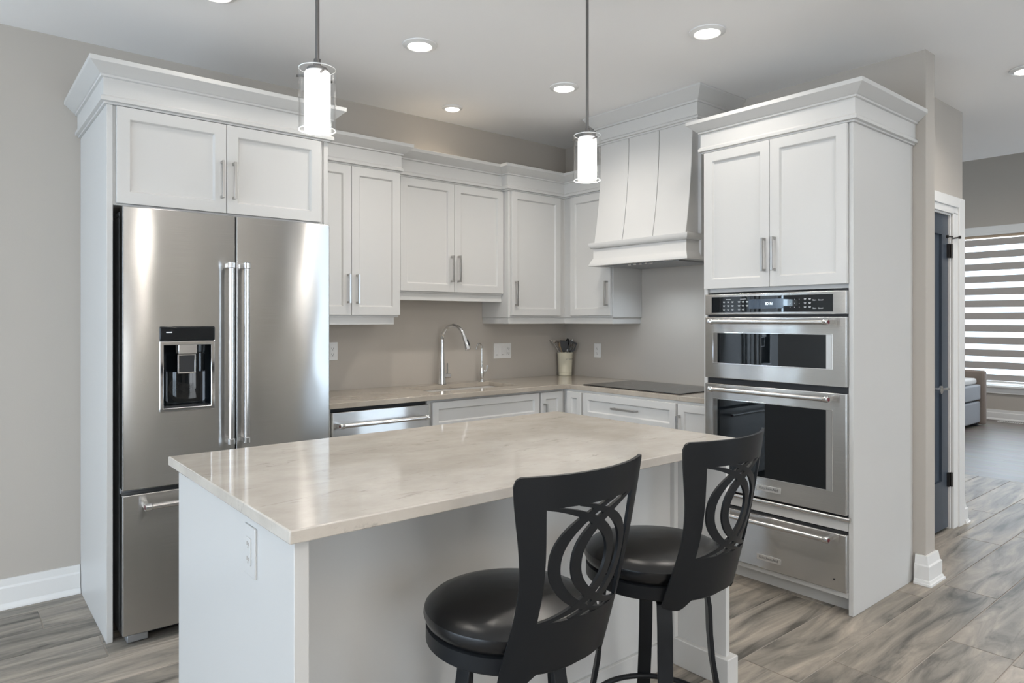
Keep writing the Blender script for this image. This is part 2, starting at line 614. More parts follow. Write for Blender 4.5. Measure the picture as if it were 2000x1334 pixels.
# door wall of the hall, with the opening for the door
DY = -2.39
w = MB().box(0.121, 0.36, DY, DY + 0.12, 0, CH).box(1.16, 1.37, DY, DY + 0.12, 0, CH).box(0.36, 1.16, DY, DY + 0.12, 2.045, CH)
struct('wall_hall', w, M['wall'])
struct('wall_side', MB().box(1.25, 1.37, DY + 0.121, 1.6, 0, CH).box(1.371, 3.03, 0.0, 0.1, 0, CH), M['wall'])
# far room
def wall_open(axis, c0, c1, a0, a1, z0, z1, o0, o1, oz0, oz1):
    mb = MB()
    B = (lambda p, q, r, s: mb.box(c0, c1, p, q, r, s)) if axis == 'x' else (lambda p, q, r, s: mb.box(p, q, c0, c1, r, s))
    B(a0, o0, z0, z1); B(o1, a1, z0, z1); B(o0, o1, z0, oz0); B(o0, o1, oz1, z1)
    return mb
struct('wall_back', wall_open('y', 0.0, 0.12, -7.32, 0.12, 0, CH, *BW), M['wall'])
FW = (-2.75, -0.30, 0.45, 2.53)
struct('wall_far', wall_open('x', 7.1, 7.22, -8.0, 1.6, 0, 3.75, *FW), M['wall'])
struct('wall_far_side', MB().box(1.371, 7.1, 1.6, 1.72, 0, 3.75), M['wall'])
struct('wall_left', wall_open('x', -7.32, -7.2, -8.0, 0.0, 0, CH, -4.3, -0.3, 0.1, 2.4), M['wall'])
w = wall_open('y', -8.12, -8.0, -7.32, 0.2, 0, CH, -5.1, -2.6, 0.3, 2.4)
w.box(0.2, 0.95, -8.12, -8.0, 0, CH).box(0.95, 2.85, -8.12, -8.0, 2.4, CH).box(0.95, 2.85, -8.12, -8.0, 0, 0.3).box(2.85, 7.22, -8.12, -8.0, 0, 3.75)
struct('wall_rear', w, M['wall'])

def window(name, axis, c, a0, a1, z0, z1, mull):
    """sash frame with mullions; the pane is its child"""
    mb = MB()
    t = 0.03
    B = (lambda p, q, r, s: mb.box(c - t, c + t, p, q, r, s)) if axis == 'x' else (lambda p, q, r, s: mb.box(p, q, c - t, c + t, r, s))
    B(a0, a0 + .06, z0, z1); B(a1 - .06, a1, z0, z1); B(a0 + .06, a1 - .06, z0, z0 + .06); B(a0 + .06, a1 - .06, z1 - .06, z1)
    for q in mull:
        B(q - .03, q + .03, z0 + .06, z1 - .06)
    o = struct(name, mb, M['trim'])
    g = MB()
    if axis == 'x':
        g.add([(c, a0 + .06, z0 + .06), (c, a1 - .06, z0 + .06), (c, a1 - .06, z1 - .06), (c, a0 + .06, z1 - .06)], [(0, 1, 2, 3)])
    else:
        g.add([(a0 + .06, c, z0 + .06), (a1 - .06, c, z0 + .06), (a1 - .06, c, z1 - .06), (a0 + .06, c, z1 - .06)], [(0, 1, 2, 3)])
    g.build('pane', M['glass'], o)
    return o
window('window_1', 'x', 7.17, *FW, (-1.5,))
window('window_2', 'x', -7.26, -4.3, -0.3, 0.1, 2.4, (-2.3,))
window('window_5', 'y', 0.06, *BW, ())
window('window_3', 'y', -8.06, -5.1, -2.6, 0.3, 2.4, (-3.85,))
window('window_4', 'y', -8.06, 0.95, 2.85, 0.3, 2.4, (1.9,))

# casing of the far window: flat boards with a stepped back band, apron under the sill
t = MB()
y0, y1, z0, z1 = FW
for a, b, c, d in ((y0 - .1, y0, z0 - .09, z1 + .1), (y1, y1 + .1, z0 - .09, z1 + .1), (y0, y1, z1, z1 + .1), (y0, y1, z0 - .09, z0)):
    t.box(7.075, 7.1, a, b, c, d)
t.box(7.06, 7.1, y0 - .02, y1 + .02, z1 - .02, z1 + .012)
t.box(7.03, 7.13, y0 - .02, y1 + .02, z0 - .005, z0 + .02)
struct('trim_1', t, M['trim'], 0.003)

# baseboards: flat top band, step, lower band and shoe
BP = [(0, 0), (0.030, 0), (0.030, 0.012), (0.022, 0.024), (0.018, 0.028), (0.018, 0.098), (0.010, 0.106), (0.010, 0.140), (0, 0.140)]
struct('baseboard_back', MB().sweep([(-7.2, 0.0), (-3.352, 0.0)], BP), M['trim'], 0.0015)
BP2 = [(0, 0), (.039, 0), (.039, .012), (.034, .014), (.030, .026), (.027, .028), (.027, .098), (.020, .104), (.013, .147), (0, .147)]
struct('baseboard_right', MB().sweep([(-0.002, -2.60), (-0.002, -2.645), (0.122, -2.645), (0.122, DY)], BP2), M['trim'], 0.0015)
struct('baseboard_hall', MB().sweep([(1.3352, DY), (1.37, DY), (1.37, -0.2)], BP2), M['trim'], 0.0015)
struct('baseboard_far', MB().sweep([(7.1, 1.5), (7.1, -7.9)], BP), M['trim'], 0.0015)

# hall door: slate blue two panel leaf in a white stepped casing
t = MB()
t.box(1.16, 1.255, DY - .016, DY, 0, 2.05).box(1.235, 1.335, DY - .026, DY, 0, 2.15)
t.box(0.265, 0.36, DY - .016, DY, 0, 2.05).box(0.185, 0.285, DY - .026, DY, 0, 2.15)
t.box(0.285, 1.235, DY - .026, DY, 2.085, 2.15).box(0.285, 1.235, DY - .016, DY, 2.04, 2.085)
t.box(1.145, 1.16, DY, DY + .12, 0, 2.045).box(0.36, 0.375, DY, DY + .12, 0, 2.045).box(0.375, 1.145, DY, DY + .12, 2.03, 2.045)
struct('trim_2', t, M['trim'], 0.003)
def door_leaf(x0, x1, z0, z1, yf, th, wins, sx, dep):
    mb = MB()
    mb.box(x0, x0 + sx, yf, yf + th, z0, z1).box(x1 - sx, x1, yf, yf + th, z0, z1)
    zs = [z0] + [q for w_ in wins for q in w_] + [z1]
    for i in range(0, len(zs), 2):
        mb.box(x0 + sx, x1 - sx, yf, yf + th, zs[i], zs[i + 1])
    for a, b in wins:
        mb.box(x0 + sx, x1 - sx, yf + dep, yf + th - dep, a, b)
    return mb
dr = struct('door_1', door_leaf(0.378, 1.142, 0.012, 2.028, DY + .012, .042, [(0.32, 1.90)], .105, .015), M['door'], 0.001)
h = MB().lathe([(0.026, 0), (0.026, 0.008), (0.010, 0.010), (0.010, 0.05)], (0.885, DY - .038, 0.92), 20, 'y')
h.tube([(0.885, DY - .034, 0.92), (0.94, DY - .036, 0.92), (1.01, DY - .034, 0.918)], 0.008, 10)
h.build('door_handle', M['chrome'], dr)
for z in (0.32, 1.80):
    h = MB().lathe([(0.008, -.045), (0.008, .045)], (1.150, DY - .006, z), 12).box(1.12, 1.148, DY - .001, DY + .012, z - .045, z + .045)
    h.build('hinge', M['hinge'], dr)
h = MB().tube([(1.150, DY - .012, 1.88), (1.09, DY - .03, 1.885), (1.05, DY - .02, 1.885)], 0.005, 8).tube([(1.150, DY - .012, 1.88), (1.20, DY - .035, 1.89)], 0.005, 8)
h.lathe([(0.010, -.006), (0.010, .006)], (1.205, DY - .036, 1.89), 12, 'y').lathe([(0.010, -.006), (0.010, .006)], (1.045, DY - .016, 1.885), 12, 'y')
h.build('hinge_stop', M['hinge'], dr)

# ------------------------------------------------------------------ cabinet makers
def pull_v(mb, x, z0, z1, yf):
    """square bar pull standing off a face at y = yf (facing -y), vertical"""
    mb.box(x - .006, x + .006, yf - .036, yf - .026, z0, z1)
    for z in (z0 + .006, z1 - .006):
        mb.box(x - .005, x + .005, yf - .027, yf, z - .006, z + .006)
    return mb
def pull_h(mb, x0, x1, z, yf):
    mb.box(x0, x1, yf - .036, yf - .026, z - .006, z + .006)
    for x in (x0 + .006, x1 - .006):
        mb.box(x - .006, x + .006, yf - .027, yf, z - .005, z + .005)
    return mb
def door(parent, xf, x0, x1, z0, z1, yf, pull=None, st=.05, name='door', th=.021):
    d = MB(xf).panel(x0, x1, z0, z1, yf, th, st).build(name, M['white'], parent, .0016)
    if pull and pull[0] == 'v':
        pull_v(MB(xf), pull[1], pull[2], pull[3], yf).build('handle', M['nickel'], d, .001)
    elif pull:
        pull_h(MB(xf), pull[1], pull[2], pull[3], yf).build('handle', M['nickel'], d, .001)
    return d
# crown assembly: bead over the doors, flat frieze, sloped crown with a square cap
def crown_prof(z0=2.256, top=2.43):
    return [(-.01, z0), (.010, z0), (.010, 2.264), (.024, 2.266), (.024, 2.282), (.014, 2.290), (.014, 2.362), (.024, 2.364), (.024, 2.373),
            (.030, 2.375), (.060, 2.404), (.070, 2.410), (.070, top), (-.01, top)]

# ---- tall surround over the refrigerator
LX = -3.350
t = thing('refrigerator_cabinet', 'white cabinet with two framed doors built round the top of the steel refrigerator', 'cabinet', (-2.86, -.36, 0))
MB().box(LX, LX + .024, -.712, -.001, 0, 2.256).build('side_panel', M['white'], t, .002)
MB().box(-2.392, -2.368, -.712, -.001, 0, 2.256).build('side_panel', M['white'], t, .002)
b = MB().box(LX + .0245, -2.3925, -.705, -.001, 1.838, 2.256)
b.build('body', M['white'], t, .001)
MB().box(LX - .0, -2.368, -.712, -.001, 2.2565, 2.425).build('top_box', M['white'], t)
MB().sweep([(LX, -.001), (LX, -.712), (-2.368, -.712), (-2.368, -.42)], crown_prof()).build('crown_moulding', M['white'], t, .0012)
door(t, None, -3.315, -2.8715, 1.845, 2.252, -.728, ('v', -2.893, 1.910, 2.080))
door(t, None, -2.8685, -2.412, 1.845, 2.252, -.728, ('v', -2.840, 1.910, 2.080))

# ---- wall cabinets on the sink wall
def wall_cab(name, label, x0, x1, dep, z0, doors, rail, xf=None, crown_path=None, loc=(0, 0, 0)):
    t = thing(name, label, 'cabinet', loc, 'white wall cabinets')
    MB(xf).box(x0, x1, -dep, -.001, z0, 2.256).build('body', M['white'], t, .0015)
    MB(xf).box(x0, x1, -dep, -.001, 2.2565, 2.425).build('top_box', M['white'], t)
    for a, b, p in doors:
        door(t, xf, a, b, z0 + .012, 2.252, -dep - .022, p)
    return t
t = wall_cab('wall_cabinet', 'tall white two-door wall cabinet beside the refrigerator', -2.366, -1.722, .305, 1.370,
             [(-2.362, -2.0475, ('v', -2.070, 1.450, 1.620)), (-2.0445, -1.722, ('v', -2.013, 1.449, 1.619))], None, loc=(-2.05, -.15, 1.37))
MB().box(-2.366, -1.750, -.300, -.282, 1.326, 1.3695).build('light_rail', M['white'], t, .001)
MB().sweep([(-2.366, -.305), (-1.722, -.305), (-1.722, -.001)], crown_prof()).build('crown_moulding', M['white'], t, .0012)

t = wall_cab('wall_cabinet', 'shorter, shallower white two-door wall cabinet above the sink', -1.7205, -.850, .235, 1.525,
             [(-1.679, -1.2695, ('v', -1.297, 1.602, 1.777)), (-1.2665, -.852, ('v', -1.240, 1.604, 1.780))], None, loc=(-1.28, -.12, 1.52))
MB().box(-1.7205, -.850, -.232, -.214, 1.479, 1.5245).build('light_rail', M['white'], t, .001)
MB().sweep([(-1.7205, -.235), (-.850, -.235)], crown_prof()).build('crown_moulding', M['white'], t, .0012)

# corner unit: L shaped
t = thing('wall_cabinet', 'L-shaped white corner wall cabinet with a door on each wall', 'cabinet', (-.4, -.4, 1.37), 'white wall cabinets')
Lp = [(-.848, -.001), (-.848, -.305), (-.305, -.305), (-.305, -.790), (-.001, -.790), (-.001, -.001)]
MB().prism(Lp, 1.370, 2.256).build('body', M['white'], t, .0015)
MB().prism(Lp, 2.2565, 2.425).build('top_box', M['white'], t)
door(t, None, -.832, -.362, 1.384, 2.252, -.327, ('v', -.805, 1.452, 1.625))
door(t, xr, .385, .783, 1.384, 2.252, -.327, ('v', .757, 1.452, 1.625))
MB().sweep([(-.838, -.30), (-.300, -.300), (-.300, -.780), (-.001, -.780)], [(0, 1.326), (0, 1.3695), (-.018, 1.3695), (-.018, 1.326)]).build('light_rail', M['white'], t, .001)
MB().box(-.842, -.824, -.299, -.001, 1.326, 1.3695).build('light_rail', M['white'], t, .001)
MB().sweep([(-.848, -.001), (-.848, -.305), (-.305, -.305), (-.305, -.745)], crown_prof()).build('crown_moulding', M['white'], t, .0012)

# ---- range hood (run coordinates of the right wall: x = -Y, y = X)
HC0, HC1 = .745, 1.545
t = thing('range_hood', 'white panelled range hood with a flared curved front rising to the ceiling', 'range hood', (-.2, -1.145, 1.717))
MB(xr).box(HC0, HC1, -.36, -.001, 1.735, 2.56).build('body', M['white'], t, .0015)
MB(xr).box(HC0, HC1, -.405, -.001, 2.5605, 2.737).build('frieze', M['white'], t, .001)
cp = [(-.01, 2.545), (.014, 2.545), (.014, 2.556), (.024, 2.558), (.024, 2.570), (.013, 2.580), (.013, 2.655), (.022, 2.657), (.022, 2.668), (.030, 2.672), (.072, 2.722), (.078, 2.728), (.078, 2.7395), (-.01, 2.7395)]
MB(xr).sweep([(HC0, -.001), (HC0, -.405), (HC1, -.405), (HC1, -.001)], cp).build('crown_moulding', M['white'], t, .0012)
# curved boards
def hood_y(f):               # f 0 top .. 1 bottom
    return -.418 - .066 * (f ** 2.0)
B0, B1 = .778, 1.522
bw = (B1 - B0) / 3
for k in range(3):
    mb = MB(xr)
    a, b = B0 + bw * k + (.0018 if k else 0), B0 + bw * (k + 1) - (.0018 if k < 2 else 0)
    n = 16
    vs, fs = [], []
    for i in range(n + 1):
        f = i / n
        z = 2.545 - f * (2.545 - 1.872)
        y = hood_y(f)
        for x_, y_ in ((a, y), (b, y), (b, -.33), (a, -.33)):
            vs.append((x_, y_, z))
    for i in range(n):
        for q in range(4):
            q2 = (q + 1) % 4
            fs.append((4 * i + q, 4 * i + q2, 4 * i + q2 + 4, 4 * i + q + 4))
    fs += [(3, 2, 1, 0), (4 * n, 4 * n + 1, 4 * n + 2, 4 * n + 3)]
    mb.add(vs, fs)
    mb.build('front_board', M['white'], t, .003, 2)
# ledge, band, flared foot
MB(xr).sweep([(B0 - .006, -.33), (B0 - .006, -.486), (B1 + .006, -.486), (B1 + .006, -.33)],
             [(0, 1.832), (.012, 1.836), (.020, 1.846), (.024, 1.864), (.024, 1.872), (-.02, 1.872), (-.02, 1.832)]).build('ledge', M['white'], t, .001)
MB(xr).sweep([(B0 - .006, -.33), (B0 - .006, -.486), (B1 + .006, -.486), (B1 + .006, -.33)],
             [(-.02, 1.8315), (0, 1.8315), (0, 1.768), (.006, 1.758), (.018, 1.735), (.024, 1.722), (.024, 1.716), (-.02, 1.716)]).build('band', M['white'], t, .001)
MB(xr).box(B0 + .02, B1 - .02, -.46, -.01, 1.722, 1.7345).build('underside', M['white'], t)
h = MB(xr).box(.86, 1.44, -.44, -.08, 1.712, 1.7215).build('filter_grille', M['steel_side'], t, .001)
for k in range(5):
    MB(xr).box(1.05 + .045 * k, 1.072 + .045 * k, -.452, -.441, 1.708, 1.7215).build('button', M['chrome'], h)

for y in (-1.06, -1.26):            # the hood's own cool work lights
    l = bpy.data.lights.new('hood_light', 'SPOT')
    l.energy = 3.6
    l.spot_size = math.radians(140)
    l.spot_blend = 1.0
    l.color = (.78, .89, 1.0)
    l.shadow_soft_size = .03
    o = link(bpy.data.objects.new('hood_light', l))
    o.location = (-.26, y, 1.695)

# ---- oven tower
TX0, TX1 = 1.790, 2.585
t = thing('oven_cabinet', 'tall white oven tower with two doors above the built-in ovens', 'cabinet', (-.34, -2.187, 0))
MB(xr).box(TX1 - .022, TX1, -.685, -.001, 0, 2.256).build('side_panel', M['white'], t, .002)
MB(xr).box(TX0, TX0 + .022, -.685, -.001, 0, 2.256).build('side_panel', M['white'], t, .002)
b = MB(xr)
b.box(TX0 + .0225, TX1 - .0225, -.665, -.001, 1.500, 2.256)
b.box(TX0 + .0225, TX1 - .0225, -.684, -.001, .382, .426)
b.box(TX0 + .0225, TX1 - .0225, -.684, -.001, .075, .103)
b.box(TX0 + .0225, TX1 - .0225, -.030, -.001, .102, 1.50)
b.build('body', M['white'], t, .001)
MB(xr).box(TX0 + .0225, TX1 - .0225, -.620, -.600, 0.0, .0745).build('toe_kick', M['white'], t)
MB(xr).box(TX0, TX1, -.685, -.001, 2.2565, 2.425).build('top_box', M['white'], t)
MB(xr).sweep([(TX0, -.45), (TX0, -.685), (TX1, -.685), (TX1, -.001)], crown_prof()).build('crown_moulding', M['white'], t, .0012)
door(t, xr, 1.803, 2.1835, 1.520, 2.252, -.707, ('v', 2.160, 1.597, 1.763))
door(t, xr, 2.1865, 2.565, 1.520, 2.252, -.707, ('v', 2.214, 1.597, 1.764))

# ---- base cabinets
def base(label, xf, x0, x1, fronts, loc):
    t = thing('base_cabinet', label, 'cabinet', loc, 'white base cabinets')
    MB(xf).box(x0, x1, -.585, -.001, .10, .8835).build('body', M['white'], t, .001)
    MB(xf).box(x0, x1, -.53, -.51, 0, .0995).build('toe_kick', M['white'], t)
    for f in fronts:
        door(t, xf, *f[:4], -.607, f[4], f[5], f[6])
    return t
base('white base cabinet with a wide false drawer front below the sink', None, -1.694, -.822,
     [(-1.667, -.828, .705, .868, None, .042, 'drawer_front'), (-1.667, -1.2495, .115, .70, ('v', -1.275, .52, .68), .05, 'door'), (-1.2465, -.828, .115, .70, ('v', -1.22, .52, .68), .05, 'door')], (-1.26, -.3, 0))
t = thing('base_cabinet', 'white inside-corner base cabinet with a two-leaf folding door', 'cabinet', (-.4, -.4, 0), 'white base cabinets')
MB().prism([(-.8215, -.001), (-.8215, -.585), (-.585, -.585), (-.585, -.785), (-.001, -.785), (-.001, -.001)], .10, .8835).build('body', M['white'], t, .001)
MB().prism([(-.8215, -.3), (-.8215, -.53), (-.53, -.53), (-.53, -.785), (-.51, -.785), (-.3, -.3)], 0, .0995).build('toe_kick', M['white'], t)
door(t, None, -.812, -.612, .115, .868, -.607, ('v', -.787, .62, .795), .045)
door(t, xr, .640, .775, .115, .868, -.607, None, .04)
base('white base cabinet with a wide drawer under the cooktop', xr, .7855, 1.546,
     [(.794, 1.540, .705, .868, ('h', 1.065, 1.262, .793), .042, 'drawer'), (.794, 1.540, .41, .70, ('h', 1.065, 1.262, .62), .05, 'drawer'), (.794, 1.540, .115, .405, ('h', 1.065, 1.262, .32), .05, 'drawer')], (-.3, -1.166, 0))
base('narrow white base cabinet between the cooktop drawers and the ovens', xr, 1.5465, 1.789,
     [(1.556, 1.780, .115, .868, ('v', 1.572, .635, .805), .042, 'door')], (-.3, -1.668, 0))

# ---- L-shaped worktop with the sink cut-out
SX0, SX1, SY0, SY1 = -1.585, -.880, -.470, -.125
def slab_cells(xs, ys, keep, z0, z1):
    """flat slab made of grid cells, outer faces only (one closed mesh)"""
    mb = MB()
    idx = {}
    vs, fs = [], []
    def vid(i, j, k):
        key = (i, j, k)
        if key not in idx:
            idx[key] = len(vs)
            vs.append((xs[i], ys[j], (z0, z1)[k]))
        return idx[key]
    nx, ny = len(xs) - 1, len(ys) - 1
    inside = lambda i, j: 0 <= i < nx and 0 <= j < ny and keep((xs[i] + xs[i + 1]) / 2, (ys[j] + ys[j + 1]) / 2)
    for i in range(nx):
        for j in range(ny):
            if not inside(i, j):
                continue
            fs.append((vid(i, j, 1), vid(i + 1, j, 1), vid(i + 1, j + 1, 1), vid(i, j + 1, 1)))
            fs.append((vid(i, j + 1, 0), vid(i + 1, j + 1, 0), vid(i + 1, j, 0), vid(i, j, 0)))
            if not inside(i, j - 1): fs.append((vid(i, j, 0), vid(i + 1, j, 0), vid(i + 1, j, 1), vid(i, j, 1)))
            if not inside(i, j + 1): fs.append((vid(i + 1, j + 1, 0), vid(i, j + 1, 0), vid(i, j + 1, 1), vid(i + 1, j + 1, 1)))
            if not inside(i - 1, j): fs.append((vid(i, j + 1, 0), vid(i, j, 0), vid(i, j, 1), vid(i, j + 1, 1)))
            if not inside(i + 1, j): fs.append((vid(i + 1, j, 0), vid(i + 1, j + 1, 0), vid(i + 1, j + 1, 1), vid(i + 1, j, 1)))
    return mb.add(vs, fs)
keep = lambda x, y: (y > -.630 or x > -.597) and not (SX0 < x < SX1 and SY0 < y < SY1)
o = slab_cells([-2.366, SX0, SX1, -.597, -.001], [-1.788, -.630, SY0, SY1, -.001], keep, .884, .914).build('worktop', M['stone2'], None, .0025)
tag(o, 'L-shaped taupe quartz worktop running along the two walls', 'countertop')

# ---- undermount double sink
t = thing('sink', 'undermount double-bowl sink let into the taupe worktop', 'sink', (-1.23, -.3, .70))
def bowl(x0, x1, y0, y1, z0, z1, r=.07):
    def rr(ins, rad, n=6):
        pts = []
        for cx, cy, a0 in ((x1 - ins - rad, y1 - ins - rad, 0), (x0 + ins + rad, y1 - ins - rad, PI / 2), (x0 + ins + rad, y0 + ins + rad, PI), (x1 - ins - rad, y0 + ins + rad, 1.5 * PI)):
            for k in range(n + 1):
                a = a0 + PI / 2 * k / n
                pts.append((cx + rad * math.cos(a), cy + rad * math.sin(a)))
        return pts
    levels = [(-.012, r, z1), (0, r, z1), (.004, r, z0 + .05), (.016, r, z0 + .015), (.05, .05, z0), (.006, r, z0 - .004), (-.004, r, z0 + .05), (-.004, r, z1 - .002), (-.012, r, z1 - .002)]
    mb = MB()
    vs, fs = [], []
    q = None
    for ins, rad, z in levels:
        pts = rr(ins, rad)
        q = len(pts)
        vs += [(x, y, z) for x, y in pts]
    for i in range(len(levels)):
        if i == 4:
            continue
        j = (i + 1) % len(levels)
        for k in range(q):
            k2 = (k + 1) % q
            fs.append((i * q + k, i * q + k2, j * q + k2, j * q + k))
    fs.append(tuple(range(4 * q, 5 * q)))
    fs.append(tuple(range(6 * q - 1, 5 * q - 1, -1)))
    return mb.add(vs, fs, True)
for a, b in ((SX0 + .006, -1.245), (-1.22, SX1 - .006)):
    w = bowl(a, b, SY0 + .004, SY1 - .004, .70, .8825).build('bowl', M['bowl'], t)
    MB().lathe([(.045, .7005), (.045, .703), (.036, .704), (.030, .7015)], ((a + b) / 2, -.27, 0), 24).build('drain', M['chrome'], w)

# ---- main pull-down faucet
t = thing('kitchen_faucet', 'tall chrome gooseneck faucet with a pull-down spray head', 'faucet', (-1.244, -.072, .914))
bx, by = -1.244, -.072
MB().lathe([(.030, .9145), (.030, .917), (.024, .95), (.018, 1.05), (.0155, 1.12), (.0155, 1.125)], (bx, by, 0), 28).build('base', M['chrome'], t)
dx, dy = .24, -.97           # spout heads over the bowl
R = .100
pts = [(bx, by, 1.12), (bx, by, 1.19)]
for k in range(17):
    a = PI - (PI - .30) * k / 16
    s = R + R * math.cos(a)
    pts.append((bx + dx * s, by + dy * s, 1.215 + R * math.sin(a)))
MB().tube(pts, .0125, 14).build('spout', M['chrome'], t)
e = Vector(pts[-1]); e0 = Vector(pts[-2]); dd = (e - e0).normalized()
hd = MB().tube([e, e + dd * .012, e + dd * .06, e + dd * .095, e + dd * .10], [.0130, .0150, .0160, .0195, .0165], 16).build('spray_head', M['chrome'], t)
MB().tube([e + dd * .030 + Vector((.010, -.0125, .006)), e + dd * .075 + Vector((.011, -.0135, .006))], .0045, 10).build('button', M['black'], hd)
lv = MB().tube([(bx + .012, by, .968), (bx + .052, by - .004, .968)], .0165, 16).tube([(bx + .052, by - .004, .968), (bx + .062, by - .005, .968)], .0150, 16)
lv.tube([(bx + .042, by - .004, .975), (bx + .042, by - .002, 1.055)], .0050, 10)
lv.build('lever', M['chrome'], t)

# ---- small filtered-water tap
t = thing('filter_tap', 'small chrome filtered-water tap right of the main faucet', 'faucet', (-.905, -.075, .914))
bx, by = -.905, -.075
MB().lathe([(.026, .9145), (.026, .918), (.014, .922), (.010, .930), (.012, .94), (.017, .965), (.016, .985), (.010, 1.005), (.009, 1.03), (.006, 1.045)], (bx, by, 0), 24).build('base', M['chrome'], t)
pts = [(bx, by, 1.04), (bx, by, 1.15)]
R = .036
for k in range(13):
    a = PI - (PI - .35) * k / 12
    s = R + R * math.cos(a)
    pts.append((bx - s * .93, by - s * .38, 1.150 + R * math.sin(a)))
pts.append((pts[-1][0] - .008, pts[-1][1] - .003, pts[-1][2] - .02))
MB().tube(pts, .0052, 12).build('spout', M['chrome'], t)
MB().tube([(bx + .008, by - .004, .985), (bx + .030, by - .012, .985), (bx + .036, by - .012, 1.0), (bx + .040, by - .012, 1.025)], [.006, .008, .006, .0075], 10).build('lever', M['chrome'], t)

# ---- cooktop
t = thing('cooktop', 'black glass cooktop set flush on the taupe worktop', 'cooktop', (-.30, -1.142, .9145))
MB().box(-.560, -.055, -1.535, -.750, .9145, .9205).build('glass_top', M['cook_glass'], t, .002)
z = .9206
for cx, cy, r in ((-.42, -.95, .09), (-.19, -.95, .075), (-.42, -1.33, .075), (-.19, -1.33, .105)):
    n = 48
    vs = [(cx + q * math.cos(2 * PI * k / n), cy + q * math.sin(2 * PI * k / n), z) for q in (r, r - .0012) for k in range(n)]
    MB().add(vs, [(k, (k + 1) % n, (k + 1) % n + n, k + n) for k in range(n)]).build('burner_ring', M['steel_side'], t)

# ---- utensil crock and utensils
CX, CY = -.085, -.085
def crock_pt(a, r, z):
    return (CX + r * math.cos(a), CY + r * math.sin(a), z)
t = thing('utensil_crock', 'cream ceramic utensil crock in the corner of the worktop', 'crock', (CX, CY, .914))
MB().lathe([(.047, .9145), (.052, .916), (.053, .936), (.0515, .938), (.0535, .940), (.0600, 1.085), (.0625, 1.089), (.0625, 1.098), (.0585, 1.098), (.0560, 1.085), (.048, .925), (.0, .925)], (CX, CY, 0), 40).build('pot', M['cream'], t)
cdir = math.atan2(CAM.y - CY, CAM.x - CX)
tx = 'UTENSILS'
for i, ch in enumerate(tx):
    a = cdir + .18 + i * .205
    r = .0592
    rot = Matrix.Rotation(a + PI / 2, 3, 'Z') @ R_Y
    text(ch, .013, M['ink'], 'lettering', t, crock_pt(a, r + .0002, 1.045), rot, .0003)
# image right of the camera is local +lat
lat = Vector((-math.sin(cdir), math.cos(cdir), 0))       # points to the picture's right
tow = Vector((math.cos(cdir), math.sin(cdir), 0))
def U(l, f, z):
    p = Vector((CX, CY, 0)) + lat * l + tow * f
    return (p.x, p.y, z)
def blade(outline, f, th=.004, tilt=0.0):
    """flat utensil head: outline of (lateral, z) facing the room"""
    n = len(outline)
    vs = [U(l, f + tilt * (z - 1.1), z) for l, z in outline] + [U(l, f + th + tilt * (z - 1.1), z) for l, z in outline]
    fs = [tuple(range(n - 1, -1, -1)), tuple(range(n, 2 * n))] + [(i, (i + 1) % n, (i + 1) % n + n, i + n) for i in range(n)]
    return MB().add(vs, fs)
# a ladle hung out to the left
t = thing('ladle', 'steel ladle leaning out on the left of the utensil crock', 'utensil', U(-.02, .0, .95))
MB().tube([U(-.020, .002, .945), U(-.050, .012, 1.105), U(-.088, .02, 1.165)], .0035, 8).build('handle', M['chrome'], t)
ld = MB()
lc = Vector(U(-.088, .03, 1.188))
prof = [(.002, -.020), (.014, -.017), (.022, -.008), (.025, .004), (.0235, .004), (.020, -.006), (.012, -.014), (.0, -.017)]
ld.lathe(prof, lc, 20)
ld.build('bowl', M['chrome'], t)
t = thing('wooden_spoon', 'wooden spoon behind the black turner in the crock', 'utensil', U(-.01, -.02, .945))
MB().tube([U(-.012, -.028, .945), U(-.030, -.030, 1.12)], .005, 8).build('handle', M['wood'], t)
MB().tube([U(-.030, -.030, 1.115), U(-.034, -.030, 1.13), U(-.038, -.030, 1.15), U(-.040, -.030, 1.168), U(-.041, -.030, 1.178)], [.006, .012, .015, .012, .003], 12).build('head', M['wood'], t)
t = thing('turner', 'solid black turner at the front of the utensil crock', 'utensil', U(0, .02, .945))
MB().tube([U(-.004, .026, .945), U(-.010, .042, 1.115)], .005, 8).build('handle', M['black'], t)
blade([(-.020, 1.105), (.004, 1.105), (.020, 1.135), (.022, 1.185), (-.036, 1.192), (-.040, 1.188), (-.036, 1.150)], .040, .004).build('head', M['black'], t, .001)
t = thing('serving_spoon', 'black serving spoon with a steel shaft, tallest in the crock', 'utensil', U(.02, .0, .945))
MB().tube([U(.006, -.008, .945), U(.018, .000, 1.15)], .0045, 8).build('handle', M['chrome'], t)
MB().tube([U(.018, .000, 1.140), U(.019, .000, 1.155), U(.020, .001, 1.175), U(.020, .002, 1.195), U(.020, .002, 1.207)], [.006, .014, .018, .015, .004], 14).build('head', M['black'], t)
t = thing('slotted_turner', 'slotted dark turner leaning to the right of the crock', 'utensil', U(.03, .0, .945))
MB().tube([U(.022, .012, .945), U(.040, .028, 1.115)], .005, 8).build('handle', M['black'], t)
mb = MB()
